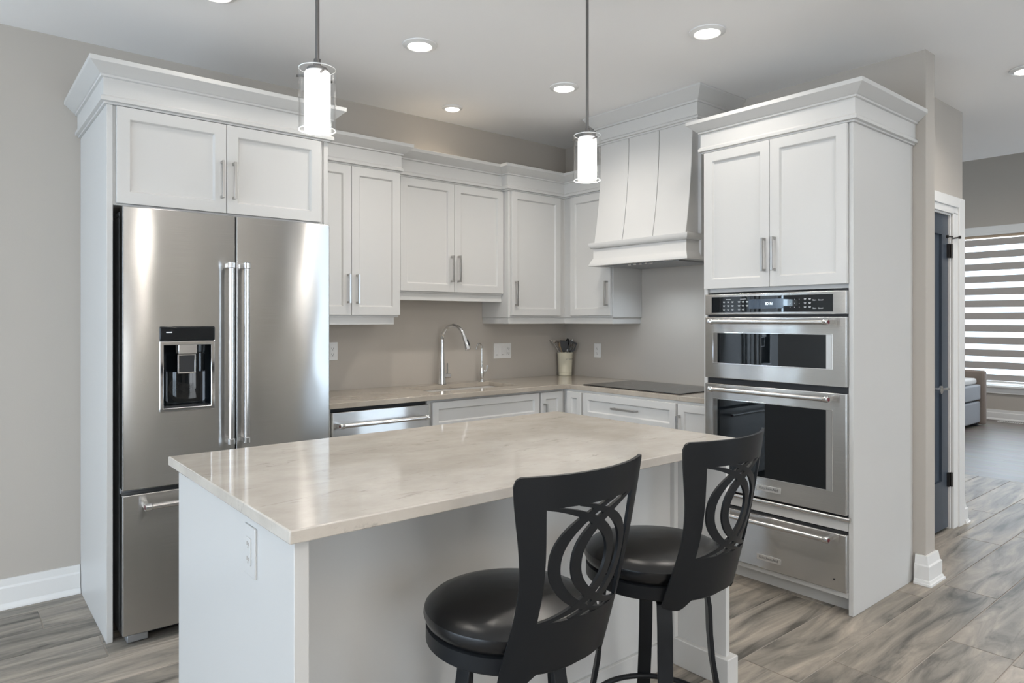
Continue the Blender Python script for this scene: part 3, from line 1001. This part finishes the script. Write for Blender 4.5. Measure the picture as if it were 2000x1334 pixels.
def slotted(mb):
    ax, az = .35, .94
    def q(u, v):
        return (.040 + v * ax + u * az, 1.110 + v * az - u * ax)
    bars = [(-.028, -.018), (-.010, -.003), (.005, .012), (.020, .030)]
    segs = [[(-.028, .012), (.030, .012), (.020, -.005), (-.015, -.005)], [(-.030, .062), (.032, .062), (.032, .075), (-.030, .078)]]
    for a, b in bars:
        segs.append([(a, .011), (b, .011), (b, .063), (a, .063)])
    for s in segs:
        n = len(s)
        pts = [q(u, v) for u, v in s]
        vs = [U(l, .027, z) for l, z in pts] + [U(l, .031, z) for l, z in pts]
        mb.add(vs, [tuple(range(n - 1, -1, -1)), tuple(range(n, 2 * n))] + [(i, (i + 1) % n, (i + 1) % n + n, i + n) for i in range(n)])
slotted(mb)
mb.build('head', M['black'], t)
t = thing('whisk', 'steel whisk handle standing behind the slotted turner', 'utensil', U(.03, -.03, .945))
MB().tube([U(.014, -.03, .945), U(.045, -.025, 1.13), U(.056, -.025, 1.20)], [.004, .005, .0085], 10).build('handle', M['nickel'], t)

# ---- outlets and switches
def outlet(mbx, label, xf, x0, x1, z0, z1, y=0.0, gangs=('outlet',), loc=(0, 0, 0), group=None, slot=M['slot'], plate=M['plate']):
    t = thing('wall_outlet', label, 'outlet', loc, group)
    MB(xf).box(x0, x1, y - .006, y, z0, z1).build('cover_plate', plate, t, .002)
    w = (x1 - x0) / len(gangs)
    zc = (z0 + z1) / 2
    for i, g in enumerate(gangs):
        c = x0 + w * (i + .5)
        if g == 'outlet':
            f = MB(xf).box(c - .0165, c + .0165, y - .0085, y - .0062, zc - .033, zc + .033).build('receptacle', plate, t, .001)
            for dz in (-.018, .018):
                s = MB(xf)
                s.box(c - .0075, c - .005, y - .0092, y - .0086, zc + dz - .004, zc + dz + .005)
                s.box(c + .005, c + .0075, y - .0092, y - .0086, zc + dz - .004, zc + dz + .004)
                s.box(c - .002, c + .002, y - .0092, y - .0086, zc + dz - .011, zc + dz - .007)
                s.build('socket_slots', slot, f)
        else:
            f = MB(xf).box(c - .0165, c + .0165, y - .010, y - .0062, zc - .033, zc + .033).build('rocker', M['plate'], t, .002)
            MB(xf).box(c - .010, c + .002, y - .0108, y - .0101, zc - .030, zc - .027).build('mark', M['slot'], f)
    return t
outlet(None, 'white outlet on the back wall beside the refrigerator', None, -2.050, -1.980, 1.102, 1.214, 0, ('outlet',), (-2.015, -.003, 1.158))
outlet(None, 'wide white switch and outlet plate right of the small tap', None, -.739, -.575, 1.066, 1.179, 0, ('rocker', 'rocker', 'outlet'), (-.657, -.003, 1.122))
outlet(None, 'white outlet on the wall between the crock and the cooktop', xr, .323, .393, 1.063, 1.172, 0, ('outlet',), (-.003, -.358, 1.118))

# ------------------------------------------------------------------ appliances
def bar_handle(parent, xf, a, b, y_bar, y_face, z, r=.0115, vertical=False, red='ab', x=None):
    """tubular bar with thicker chrome end posts, red medallions on the ends"""
    P = (lambda s, y: (x, y, s)) if vertical else (lambda s, y: (s, y, z))
    h = MB(xf).tube([P(a + .026, y_bar), P(b - .026, y_bar)], r, 18).build('handle', M['bar'], parent)
    for s, d in ((a, 1), (b, -1)):
        e = MB(xf).tube([P(s, y_bar), P(s + d * .002, y_bar), P(s + d * .024, y_bar), P(s + d * .027, y_bar)], [r * 1.05, r * 1.28, r * 1.28, r * 1.1], 20)
        c = s + d * .013
        if vertical:
            e.box(x - r * .75, x + r * .75, y_bar, y_face, c - .009, c + .009)
        else:
            e.box(c - .009, c + .009, y_bar, y_face, z - r * .8, z + r * .8)
        e.build('end_post', M['chrome'], h) if parent.parent is None else e.build('end_post', M['chrome'], parent)
        if not vertical:
            m_ = MB(xf).tube([P(s - d * .0015, y_bar), P(s, y_bar)], r * .72, 16)
            m_.build('medallion', M['red'], h) if parent.parent is None else m_.build('medallion', M['red'], parent)
    return h

# ---- refrigerator: french doors over a freezer drawer
FX0, FX1, FY = -3.305, -2.397, -.800
t = thing('refrigerator', 'stainless french-door refrigerator with a water dispenser in the left door', 'refrigerator', (-2.85, -.42, 0))
MB().box(FX0 + .004, FX1 - .004, -.715, -.03, .03, 1.79).build('case', M['steel_side'], t, .003)
MB().box(FX0 + .03, FX1 - .03, -.715, -.69, .005, .0295).build('base_grille', M['black'], t)
for x in (FX0 + .02, FX1 - .10):
    MB().box(x, x + .08, -.775, -.716, .004, .036).build('levelling_foot', M['steel_side'], t, .004)
for x in (FX0 + .002, FX1 - .072):
    MB().box(x, x + .07, -.775, -.60, 1.7905, 1.812).build('hinge_cover', M['steel_side'], t, .006)
# left door with the dispenser recess
DX0, DX1, DZ0, DZ1 = -3.168, -2.943, .959, 1.325
mid = -2.851
def door_slab(x0, x1, z0, z1, hole=None, bow=.005):
    """door skin gently bowed outwards across its width"""
    xs, zs = [x0 + (x1 - x0) * k / 28 for k in range(29)], [z0, z1]
    if hole:
        xs = [x for x in xs if abs(x - hole[0]) > .006 and abs(x - hole[1]) > .006] + [hole[0], hole[1]]
        xs.sort()
        zs = [z0, hole[2], hole[3], z1]
    keep_ = (lambda x, z: not (hole[0] < x < hole[1] and hole[2] < z < hole[3])) if hole else (lambda x, z: True)
    mb = slab_cells(xs, zs, keep_, FY + .075, FY)
    xc, hw = (x0 + x1) / 2, (x1 - x0) / 2
    mb.v = [(x, z + (bow * ((x - xc) / hw) ** 2 if z < FY + .01 else 0), y) for x, y, z in mb.v]
    return mb
ld = door_slab(FX0, mid - .003, .645, 1.825, (DX0 + .004, DX1 - .004, DZ0 + .004, DZ1 - .004)).build('door', M['steel_dark'], t, .004, 3)
rd = door_slab(mid + .003, FX1, .645, 1.825).build('door', M['steel_dark'], t, .004, 3)
MB().box(mid - .0027, mid + .0027, FY + .02, FY + .07, .65, 1.82).build('door_gasket', M['black'], t)
fd = door_slab(FX0, FX1, .042, .625, None, .006).build('freezer_drawer', M['steel_dark'], t, .004, 3)
bar_handle(ld, None, .800, 1.610, FY - .058, FY + .012, None, .0125, True, x=-2.889)
bar_handle(rd, None, .800, 1.610, FY - .058, FY + .012, None, .0125, True, x=-2.822)
bar_handle(fd, None, -3.235, -2.467, FY - .058, FY + .012, .580, .0125)
# dispenser
def frame_ring(x0, x1, z0, z1, wd, y0, y1):
    mb = slab_cells([x0, x0 + wd, x1 - wd, x1], [z0, z0 + wd, z1 - wd, z1], lambda x, z: not (x0 + wd < x < x1 - wd and z0 + wd < z < z1 - wd), y1, y0)
    mb.v = [(x, z, y) for x, y, z in mb.v]
    return mb
frame_ring(DX0, DX1, DZ0, 1.262, .017, FY - .004, FY + .012).build('dispenser_frame', M['chrome'], ld, .003)
pn = MB().box(DX0, DX1, FY - .005, FY + .012, 1.263, DZ1).build('dispenser_panel', M['black_glass'], ld, .006, 3)
MB().box(DX0 + .026, DX0 + .048, FY - .0056, FY - .0051, 1.2985, 1.3020).build('panel_light', M['lit'], ld)
# recess: half round niche
n = 20
vs, fs = [], []
cx, hw = (DX0 + DX1) / 2, (DX1 - DX0) / 2 - .016
for z in (DZ0 + .016, 1.25):
    for k in range(n + 1):
        a = PI * k / n
        vs.append((cx - hw * math.cos(a), FY + .006 + .066 * math.sin(a) ** .6, z))
for k in range(n):
    fs.append((k, k + 1, k + n + 2, k + n + 1))
mb = MB().add(vs, fs, True)
mb.add([vs[k] for k in range(n + 1)], [tuple(range(n + 1))])
mb.add([vs[n + 1 + k] for k in range(n + 1)], [tuple(range(n, -1, -1))])
mb.build('dispenser_recess', M['black_glass'], ld)
MB().box(cx - .038, cx + .038, FY - .002, FY + .045, 1.205, 1.250).build('dispenser_spout', M['bar'], ld, .003)
pd = frame_ring(cx - .037, cx + .037, 1.12, 1.204, .006, FY + .014, FY + .026)
pd.build('dispenser_paddle', M['chrome'], ld, .001)
MB().box(cx - .031, cx + .031, FY + .018, FY + .022, 1.126, 1.204).build('paddle_pad', M['black'], ld)
MB().box(DX0 + .02, DX1 - .02, FY + .003, FY + .050, DZ0 + .0165, DZ0 + .024).build('drip_tray', M['black'], ld, .001)

# ---- dishwasher
t = thing('dishwasher', 'stainless dishwasher under the worktop between refrigerator and sink', 'dishwasher', (-2.0, -.3, 0))
MB().box(-2.296, -1.700, -.575, -.02, .10, .8825).build('tub', M['dark'], t)
MB().box(-2.296, -1.700, -.53, -.51, 0.0, .0995).build('toe_kick', M['black'], t)
d = MB().box(-2.297, -1.698, -.612, -.5755, .115, .862).build('door', M['steel'], t, .003)
bar_handle(d, None, -2.280, -1.732, -.665, -.612, .795, .0115)
MB().box(-2.366, -2.299, -.590, -.02, 0, .8825).build('filler_panel', M['white'], t)

# ---- combination wall oven
YF = -.712
t = thing('wall_oven', 'stainless double wall oven with a microwave above, built into the white tower', 'oven', (-.36, -2.187, .43))
OX0, OX1 = 1.814, 2.566
MB(xr).box(OX0 + .004, OX1 - .004, -.6855, -.06, .430, 1.495).build('chassis', M['dark'], t)
cp_ = MB(xr).box(OX0, OX1, YF, -.686, 1.380, 1.489).build('control_panel', M['steel'], t, .004, 3)
MB(xr).box(1.856, 2.505, YF - .0012, YF + .01, 1.392, 1.474).build('control_glass', M['black_glass'], cp_, .0008)
MB(xr).box(2.076, 2.262, YF - .0016, YF - .0013, 1.410, 1.458).build('display', M['lcd'], cp_)
text('ID N', .019, M['lit'], 'display_digits', cp_, (YF - .0018, -2.186, 1.434), R_X, .0001)
def legend(s, x, z, size=.0062):
    text(s, size, M['mark'], 'legend', cp_, (YF - .0014, -x, z), R_X, .0001)
def dash(x, z, w):                # key captions too small to read: fine pale strokes
    MB(xr).box(x - w / 2, x + w / 2, YF - .0016, YF - .0013, z + .0012, z + .0030).box(x - w * .36, x + w * .36, YF - .0016, YF - .0013, z - .0030, z - .0012).build('key_caption', M['mark'], cp_)
for i, x in enumerate((1.932, 1.957, 1.982, 2.020, 2.043, 2.066)):
    for z in (1.446, 1.426, 1.406):
        if not (x > 2.06 and z < 1.41):
            dash(x, z, .013)
for x, w in ((1.957, .030), (2.043, .034)):
    MB(xr).box(x - w / 2, x + w / 2, YF - .0016, YF - .0013, 1.4595, 1.461).build('key_caption', M['mark'], cp_)
for x in (2.372, 2.395):
    for z in (1.452, 1.433, 1.414):
        dash(x, z, .012)
for i in range(9):
    legend(str(i + 1), 2.297 + .023 * (i % 3), 1.452 - .019 * (i // 3))
for z in (1.447, 1.409):
    legend('Start', 2.418, z, .009); legend('Cancel', 2.447, z, .009)
def oven_door(name, z0, z1, wz0, wz1, hz, badge=None):
    d = MB(xr).box(OX0, OX1, YF, -.6865, z0, z1).build(name, M['steel'], t, .004, 3)
    # window: chrome bezel round black glass
    x0, x1 = 1.862, 2.503
    mb = slab_cells([x0, x0 + .004, x1 - .004, x1], [wz0, wz0 + .004, wz1 - .004, wz1], lambda x, z: not (x0 + .004 < x < x1 - .004 and wz0 + .004 < z < wz1 - .004), YF + .006, YF - .0018)
    mb.v = [xr((x, z, y)) for x, y, z in mb.v]
    mb.build('window_bezel', M['chrome'], d, .0008)
    MB(xr).box(x0 + .0045, x0 + .030, YF - .001, YF + .004, wz0 + .0045, wz1 - .0045).build('bevel_strip', M['chrome'], d)
    MB(xr).box(x1 - .030, x1 - .0045, YF - .001, YF + .004, wz0 + .0045, wz1 - .0045).build('bevel_strip', M['chrome'], d)
    MB(xr).box(x0 + .0305, x1 - .0305, YF - .0012, YF + .004, wz0 + .0045, wz1 - .0045).build('window', M['black_glass'], d)
    bar_handle(d, xr, 1.872, 2.510, -.765, YF, hz, .0118)
    if badge:
        MB(xr).box(2.120, 2.249, YF - .0025, YF, badge - .0145, badge + .0145).build('badge', M['badge'], d, .0008)
        text('KitchenAid', .0200, M['ink'], 'badge_lettering', d, (YF - .0027, -2.1845, badge), R_X, .0002, wide=1.15)
    return d
oven_door('microwave_door', 1.045, 1.368, 1.122, 1.288, 1.344)
oven_door('oven_door', .460, 1.016, .560, .938, .990, .5115)
MB(xr).tube([(OX0, -.700, .441), (OX1 + .012, -.700, .441)], .0115, 14).build('vent_trim', M['bar'], t)

# ---- warming drawer
t = thing('warming_drawer', 'stainless warming drawer below the wall ovens', 'warming drawer', (-.36, -2.187, .107))
MB(xr).box(OX0 + .004, OX1 - .004, -.6855, -.06, .112, .378).build('chassis', M['dark'], t)
d = MB(xr).box(OX0, OX1, YF, -.686, .107, .370).build('drawer_front', M['steel'], t, .004, 3)
bar_handle(d, xr, 1.872, 2.510, -.765, YF, .347, .0118)
MB(xr).box(2.120, 2.249, YF - .0025, YF, .149, .178).build('badge', M['badge'], d, .0008)
text('KitchenAid', .0200, M['ink'], 'badge_lettering', d, (YF - .0027, -2.1845, .1635), R_X, .0002, wide=1.15)
MB(xr).lathe([(.0045, YF - .0015), (.0045, YF)], (2.510, 0, .158), 12, 'y').build('indicator', M['black'], d)

# ------------------------------------------------------------------ island
t = thing('kitchen_island', 'white kitchen island cabinet with panelled ends under the quartz top', 'kitchen island', (-2.46, -2.1, 0))
IZ = .8835
MB().box(-3.296, -3.262, -2.575, -1.640, 0, IZ).build('end_panel', M['white'], t, .002)
e = MB().box(-1.640, -1.616, -2.545, -1.640, 0, IZ).build('end_panel', M['white'], t, .002)
MB().box(-1.662, -1.594, -2.567, -1.620, 0, .105).build('plinth', M['white'], t, .003)
MB().box(-3.2615, -1.6405, -2.310, -2.290, 0, IZ).build('back_panel', M['white'], t, .001)
MB().box(-1.664, -1.6405, -2.330, -2.3105, .1055, IZ).build('corner_trim', M['white'], t, .001)
MB().box(-3.2615, -1.664, -2.3245, -2.3105, 0, .105).build('base_trim', M['white'], t, .002)
MB().box(-3.2615, -1.6405, -2.2895, -1.680, .10, IZ).build('body', M['white'], t, .001)
MB().box(-3.2615, -1.6405, -1.74, -1.72, 0, .0995).build('toe_kick', M['white'], t)
for k in range(4):
    a = -3.255 + k * .402
    dd_ = MB(lambda p: (p[0], -p[1], p[2])).panel(a, a + .396, .115, .868, 1.658, .021, .05).build('door', M['white'], t, .0016)
    MB().box(a + .355, a + .367, -1.632, -1.622, .66, .83).box(a + .356, a + .366, -1.658, -1.631, .66, .672).box(a + .356, a + .366, -1.658, -1.631, .818, .83).build('handle', M['nickel'], dd_, .001)
o = MB().box(-3.315, -1.600, -2.600, -1.590, .884, .914).build('island_countertop', M['stone'], None, .003)
tag(o, 'beige-grey veined quartz slab on top of the island', 'countertop')
xl = lambda p: (p[1], -p[0], p[2])     # faces -x, as the right wall run
outlet(None, 'white outlet on the left end panel of the island, under its top', xl, 2.273, 2.352, .735, .855, -3.296, ('outlet',), (-3.299, -2.312, .795), slot=M['grout'], plate=M['white'])

# ------------------------------------------------------------------ swivel stools
def make_stool(label, base_rot):
    t = thing('bar_stool', label, 'bar stool', (0, 0, 0), 'black swivel stools at the island')
    MB().lathe([(.0, .630), (.198, .630), (.207, .640), (.212, .654), (.209, .667), (.196, .678), (.165, .687), (.11, .694), (.05, .697), (.0, .698)], n=56).build('seat_cushion', M['vinyl'], t)
    MB().lathe([(.150, .589), (.202, .589), (.206, .593), (.206, .627), (.200, .6298), (.150, .6298)], n=56).build('seat_ring', M['iron'], t)
    MB().lathe([(.06, .560), (.14, .566), (.14, .5885), (.06, .5885)], n=32).build('swivel', M['iron'], t)
    # pressed sheet back
    Z0, HH = .572, .468
    def surf(u, v):
        w = .162 + .037 * v - .017 * math.sin(PI * min(max(v, 0), 1)) ** 2
        r = .216 + .16 * v
        yc = .214 + .082 * v + .010 * math.sin(PI * v)
        x = w * u
        y = -yc + (r - math.sqrt(max(1e-6, r * r - x * x)))
        return Vector((x, y, Z0 + HH * v))
    def nrm(u, v):
        e = .01
        a = surf(u + e, v) - surf(u - e, v)
        b = surf(u, v + e) - surf(u, v - e)
        return a.cross(b).normalized()
    TH = .0035
    def sheet(mb, grid):
        """grid[i][j] = (u, v); two skins and a rim"""
        n, m = len(grid), len(grid[0])
        vs, fs = [], []
        for s in (TH, -TH):
            for row in grid:
                for u, v in row:
                    vs.append(surf(u, v) + nrm(u, v) * s)
        q = n * m
        for i in range(n - 1):
            for j in range(m - 1):
                a = i * m + j
                fs.append((a, a + 1, a + m + 1, a + m))
                fs.append((q + a, q + a + m, q + a + m + 1, q + a + 1))
        rim = [(0, j) for j in range(m)] + [(i, m - 1) for i in range(1, n)] + [(n - 1, j) for j in range(m - 2, -1, -1)] + [(i, 0) for i in range(n - 2, 0, -1)]
        for k in range(len(rim)):
            a = rim[k][0] * m + rim[k][1]
            b = rim[(k + 1) % len(rim)][0] * m + rim[(k + 1) % len(rim)][1]
            fs.append((a, q + a, q + b, b))
        mb.add(vs, fs, True)
    hu = .69
    HV0, HV1 = .318, .853
    hw_ = lambda v: .69 + .05 * (HV1 - v) / (HV1 - HV0)
    bk = MB()
    lin = lambda a, b, n: [a + (b - a) * k / n for k in range(n + 1)]
    def top_v(u):            # rounded top corners
        d = max(0, abs(u) - .91) / .09
        return 1.0 - .042 * (1 - math.sqrt(max(0.0, 1 - d * d)))
    # top band
    sheet(bk, [[(u, HV1 + (top_v(u) - HV1) * f) for u in lin(-1, 1, 90)] for f in lin(0, 1, 5)])
    # side bands
    for s in (-1, 1):
        sheet(bk, [[(s * (hw_(v) + (1 - hw_(v)) * g), v) for g in lin(0, 1, 8)] for v in lin(HV0, HV1, 16)])
    # lower band with end tabs and shallow arches
    def low_v(u):
        a = abs(u)
        if a > .80:
            return 0.0 + .02 * ((a - .80) / .2) ** 2
        if a > .55:
            f = (.80 - a) / .25
            return .078 * f * f * (3 - 2 * f)
        return .078
    sheet(bk, [[(u, low_v(u) + (HV0 - low_v(u)) * f) for u in lin(-1, 1, 60)] for f in lin(0, 1, 6)])
    # interlaced crescents
    def ribbon(a0, am, sgn, lift):
        n = 40
        rows = []
        for k in range(n + 1):
            q = 1.02 * math.cos(PI * k / n)
            b = .5 + .5 * q
            g = max(0.0, 1 - min(1.0, abs(q)) ** 2.2)
            a = a0 + (am - a0) * g ** .75
            hwid = .022 + .088 * g ** .9          # half width in hole units
            rows.append((a, b, hwid))
        grid = []
        for f in (-1, 0, 1):
            line = []
            for k, (a, b, hwid) in enumerate(rows):
                ka, kb = max(0, k - 1), min(n, k + 1)
                da = (rows[kb][0] - rows[ka][0]) * hu * .19
                db = (rows[kb][1] - rows[ka][1]) * (HV1 - HV0) * HH
                L = math.hypot(da, db) or 1
                na, nb = -db / L, da / L
                off = f * hwid * hu * .19
                u = a * hw_(HV0 + (HV1 - HV0) * b) + na * off / .19
                v = HV0 + (HV1 - HV0) * b + nb * off / HH
                line.append((u, v))
            grid.append(line)
        nonlocal TH
        keepT = TH
        TH = keepT * lift
        sheet(bk, grid)
        TH = keepT
    for s in (-1, 1):
        ribbon(s * -1.0, s * .42, s, .95)
        ribbon(s * -.42, s * .84, s, .90)
    bk.build('backrest', M['iron'], t)
    # flat-bar legs that sweep outwards, and the foot ring
    for k in range(4):
        a = base_rot + PI / 4 + k * PI / 2
        ca, sa = math.cos(a), math.sin(a)
        prof = [(.120, .575), (.150, .56), (.160, .50), (.163, .42), (.170, .34), (.186, .25), (.208, .16), (.238, .07), (.262, .006)]
        fine = []
        for i in range(len(prof) - 1):
            for f in (0, .5):
                fine.append(tuple(prof[i][j] + (prof[i + 1][j] - prof[i][j]) * f for j in (0, 1)))
        fine.append(prof[-1])
        pts = [(r * ca, r * sa, z) for r, z in fine]
        sec = [(-.021, -.006), (.021, -.006), (.021, .006), (-.021, .006)]
        MB().tube(pts, 1, sec=sec, up=(-sa, ca, 0)).build('leg', M['iron'], t, .002)
    MB().tube([(.192 * math.cos(2 * PI * k / 48), .192 * math.sin(2 * PI * k / 48), .185) for k in range(48)], .0085, 12, closed=True).build('foot_ring', M['iron'], t)
    return t
s1 = make_stool('black swivel stool nearer the camera, at the left of the island overhang', math.radians(50))
s1.location = (-2.806, -2.706, 0)
s1.rotation_euler = (0, 0, math.radians(1))
s2 = make_stool('black swivel stool nearer the oven tower, at the right of the island overhang', math.radians(2))
s2.location = (-2.226, -2.682, 0)
s2.rotation_euler = (0, 0, math.radians(1.5))

# ------------------------------------------------------------------ lamps
def pendant(x, y, label):
    t = thing('pendant_lamp', label, 'pendant lamp', (x, y, 1.896), 'glass cylinder pendants')
    MB().lathe([(.06, CH - .028), (.065, CH - .022), (.065, CH - .001)], (x, y, 0), 32).build('ceiling_rose', M['rod'], t)
    MB().tube([(x, y, 2.085), (x, y, CH - .028)], .0058, 12).build('rod', M['rod'], t)
    MB().lathe([(.012, 2.070), (.030, 2.072), (.030, 2.083), (.012, 2.090), (.010, 2.11)], (x, y, 0), 24).build('socket_cap', M['rod'], t)
    # clear outer cylinder, open ends, real wall thickness
    MB().lathe([(.053, 1.906), (.053, 2.080), (.0505, 2.080), (.0505, 1.906), (.053, 1.906)], (x, y, 0), 48, cap=False).build('outer_shade', M['glass'], t)
    for z in (1.9045, 2.0815):
        MB().tube([(x + .05175 * math.cos(2 * PI * k / 48), y + .05175 * math.sin(2 * PI * k / 48), z) for k in range(48)], .0014, 8, closed=True).build('shade_rim', M['rim'], t)
    MB().lathe([(.034, 1.908), (.037, 1.910), (.037, 2.068), (.033, 2.074), (.012, 2.075)], (x, y, 0), 40).build('inner_shade', M['opal'], t)
    for k in range(3):
        a = YAW + PI + .55 + k * 2 * PI / 3
        ca, sa = math.cos(a), math.sin(a)
        MB().tube([(x + .036 * ca, y + .036 * sa, 2.062), (x + .060 * ca, y + .060 * sa, 2.062)], .0035, 10).build('pin', M['rod'], t)
    l = bpy.data.lights.new('pendant_bulb', 'POINT')
    l.energy = 2.6
    l.color = (1.0, .93, .84)
    l.shadow_soft_size = .045
    o = link(bpy.data.objects.new('pendant_bulb', l))
    o.location = (x, y, 1.86)
    return t
pendant(-3.035, -2.10, 'glass cylinder pendant lamp nearer the camera, hanging before the refrigerator cabinet')
pendant(-1.915, -2.10, 'glass cylinder pendant lamp hanging nearer the range hood')

def downlight(x, y, label, power=31, r=.062, color=(1.0, .935, .86)):
    t = thing('downlight', label, 'ceiling light', (x, y, CH - .02), 'recessed ceiling lights')
    z = CH - .001
    MB().lathe([(r * .95, z - .012), (r * 1.02, z - .014), (r * 1.38, z - .006), (r * 1.40, z), (r * .95, z)], (x, y, 0), 40, cap=False).build('trim_ring', M['plate'], t)
    MB().lathe([(.0, z - .022), (r * .5, z - .020), (r * .85, z - .014), (r * .94, z - .010), (r * .94, z - .004)], (x, y, 0), 32, cap=False).build('lens', M['lens'], t)
    l = bpy.data.lights.new('downlight_bulb', 'SPOT')
    l.energy = power
    l.spot_size = math.radians(150)
    l.spot_blend = .8
    l.color = color
    l.shadow_soft_size = .06
    o = link(bpy.data.objects.new('downlight_bulb', l))
    o.location = (x, y, CH - .03)
    return t
downlight(-2.03, -1.045, 'recessed ceiling light above the dishwasher side of the island aisle, left of the row')
downlight(-1.033, -1.055, 'recessed ceiling light just left of the far pendant rod')
downlight(-1.050, -2.060, 'recessed ceiling light above the oven tower, right of the far pendant rod', 18)
downlight(-1.320, -.305, 'small recessed ceiling light close to the wall above the sink', 6, .048, (1.0, .84, .64))
downlight(-2.985, -.960, 'recessed ceiling light near the refrigerator, at the top edge of the photo', 4)
downlight(.735, -2.90, 'recessed ceiling light in the hall by the door', 19)
# added unseen fill spots behind camera and beyond hall
def fill_spot(name, x, y, z, power, up=False, color=(1.0, .94, .87)):
    l = bpy.data.lights.new(name, 'SPOT')
    l.energy = power
    l.spot_size = math.radians(145 if up else 160)
    l.spot_blend = .9
    l.color = color
    l.shadow_soft_size = .10 if up else .06
    o = link(bpy.data.objects.new(name, l))
    o.location = (x, y, z)
    o.rotation_euler = (PI if up else 0, 0, 0)
for x, y in ((-3.0, -3.3), (-1.05, -3.3)):
    fill_spot('dining_downlight', x, y, CH - .03, 8)  # added spots that even out the light, no fitting modelled
for x, y in ((2.2, -3.2), (1.2, -5.0)):
    fill_spot('hall_downlight', x, y, CH - .03, 24)  # added to brighten the hall side
for x, y in ((5.0, -1.2), (5.0, -3.4)):
    fill_spot('far_room_downlight', x, y, 3.71, 75)  # added to brighten the far room wall
l = bpy.data.lights.new('dining_chandelier', 'POINT')  # added unseen point light, warm frontal fill for the backsplash
l.energy = 26
l.color = (1.0, .92, .83)
l.shadow_soft_size = .20
o = link(bpy.data.objects.new('dining_chandelier', l))
o.location = (-3.75, -6.2, 1.75)
fill_spot('torchiere_lounge', -4.6, -4.7, 1.80, 118, True)  # added upward spots, unseen, bounce fill off the ceiling
fill_spot('torchiere_dining', -2.0, -5.0, 1.80, 118, True)
fill_spot('torchiere_hall', 1.4, -4.8, 1.80, 118, True)

# ------------------------------------------------------------------ far room furniture
t = thing('roller_blind', 'grey striped day-and-night roller blind over the far window', 'blind', (7.06, -1.5, 2.45))
y0, y1 = FW[0] + .01, FW[1] - .01
MB().box(7.085, 7.125, y0, y1, 2.475, 2.515).build('headrail', M['sheer'], t, .002)
P_ = .168
k = 0
z = 2.462
while z > .56:
    MB().box(7.108, 7.1105, y0, y1, max(z - .094, .53), z).build('fabric_band', M['blind'], t)
    z -= P_
MB().box(7.100, 7.118, y0, y1, .500, .528).build('bottom_rail', M['plate'], t, .002)
# the slim window left of the kitchen has the same kind of blind (seen mirrored in the oven glass)
t = thing('roller_blind', 'grey striped roller blind on the slim window left of the refrigerator', 'blind', (-4.98, -.02, 2.2))
MB().box(BW[0], BW[1], -.045, -.005, 2.19, 2.24).build('headrail', M['sheer'], t, .002)
z = 2.185
while z > 1.3:
    MB().box(BW[0] + .005, BW[1] - .005, -.022, -.0195, z - .094, z).build('fabric_band', M['blind'], t)
    z -= P_

t = thing('daybed', 'grey upholstered daybed with a high taupe arm under the far window', 'daybed', (5.9, -.6, 0))
MB().box(6.325, 6.420, -1.125, -.35, .012, .705).build('arm', M['sofa'], t, .030, 4)
MB().box(4.55, 6.322, -1.085, -.40, .335, .530).build('seat_box', M['sofa2'], t, .020, 3)
MB().box(4.55, 6.322, -1.080, -.40, .045, .315).build('trundle_drawer', M['sofa2'], t, .018, 3)
MB().box(4.55, 6.322, -.395, -.31, .012, .85).build('back', M['sofa'], t, .030, 4)
MB().box(4.55, 6.30, -1.05, -.405, .531, .610).build('mattress', M['quilt'], t, .03, 4)
MB().box(4.6, 4.66, -1.06, -.45, 0, .0445).box(6.25, 6.31, -1.06, -.45, 0, .0445).build('feet', M['dark'], t)

t = thing('floor_vent', 'white floor register below the far window', 'vent', (6.95, -1.25, 0))
MB().box(6.90, 7.0, -1.40, -1.10, .0005, .006).build('frame', M['plate'], t, .001)
mb = MB()
for k in range(12):
    mb.box(6.915, 6.985, -1.388 + k * .024, -1.376 + k * .024, .0062, .0066)
mb.build('louvres', M['slot'], t)
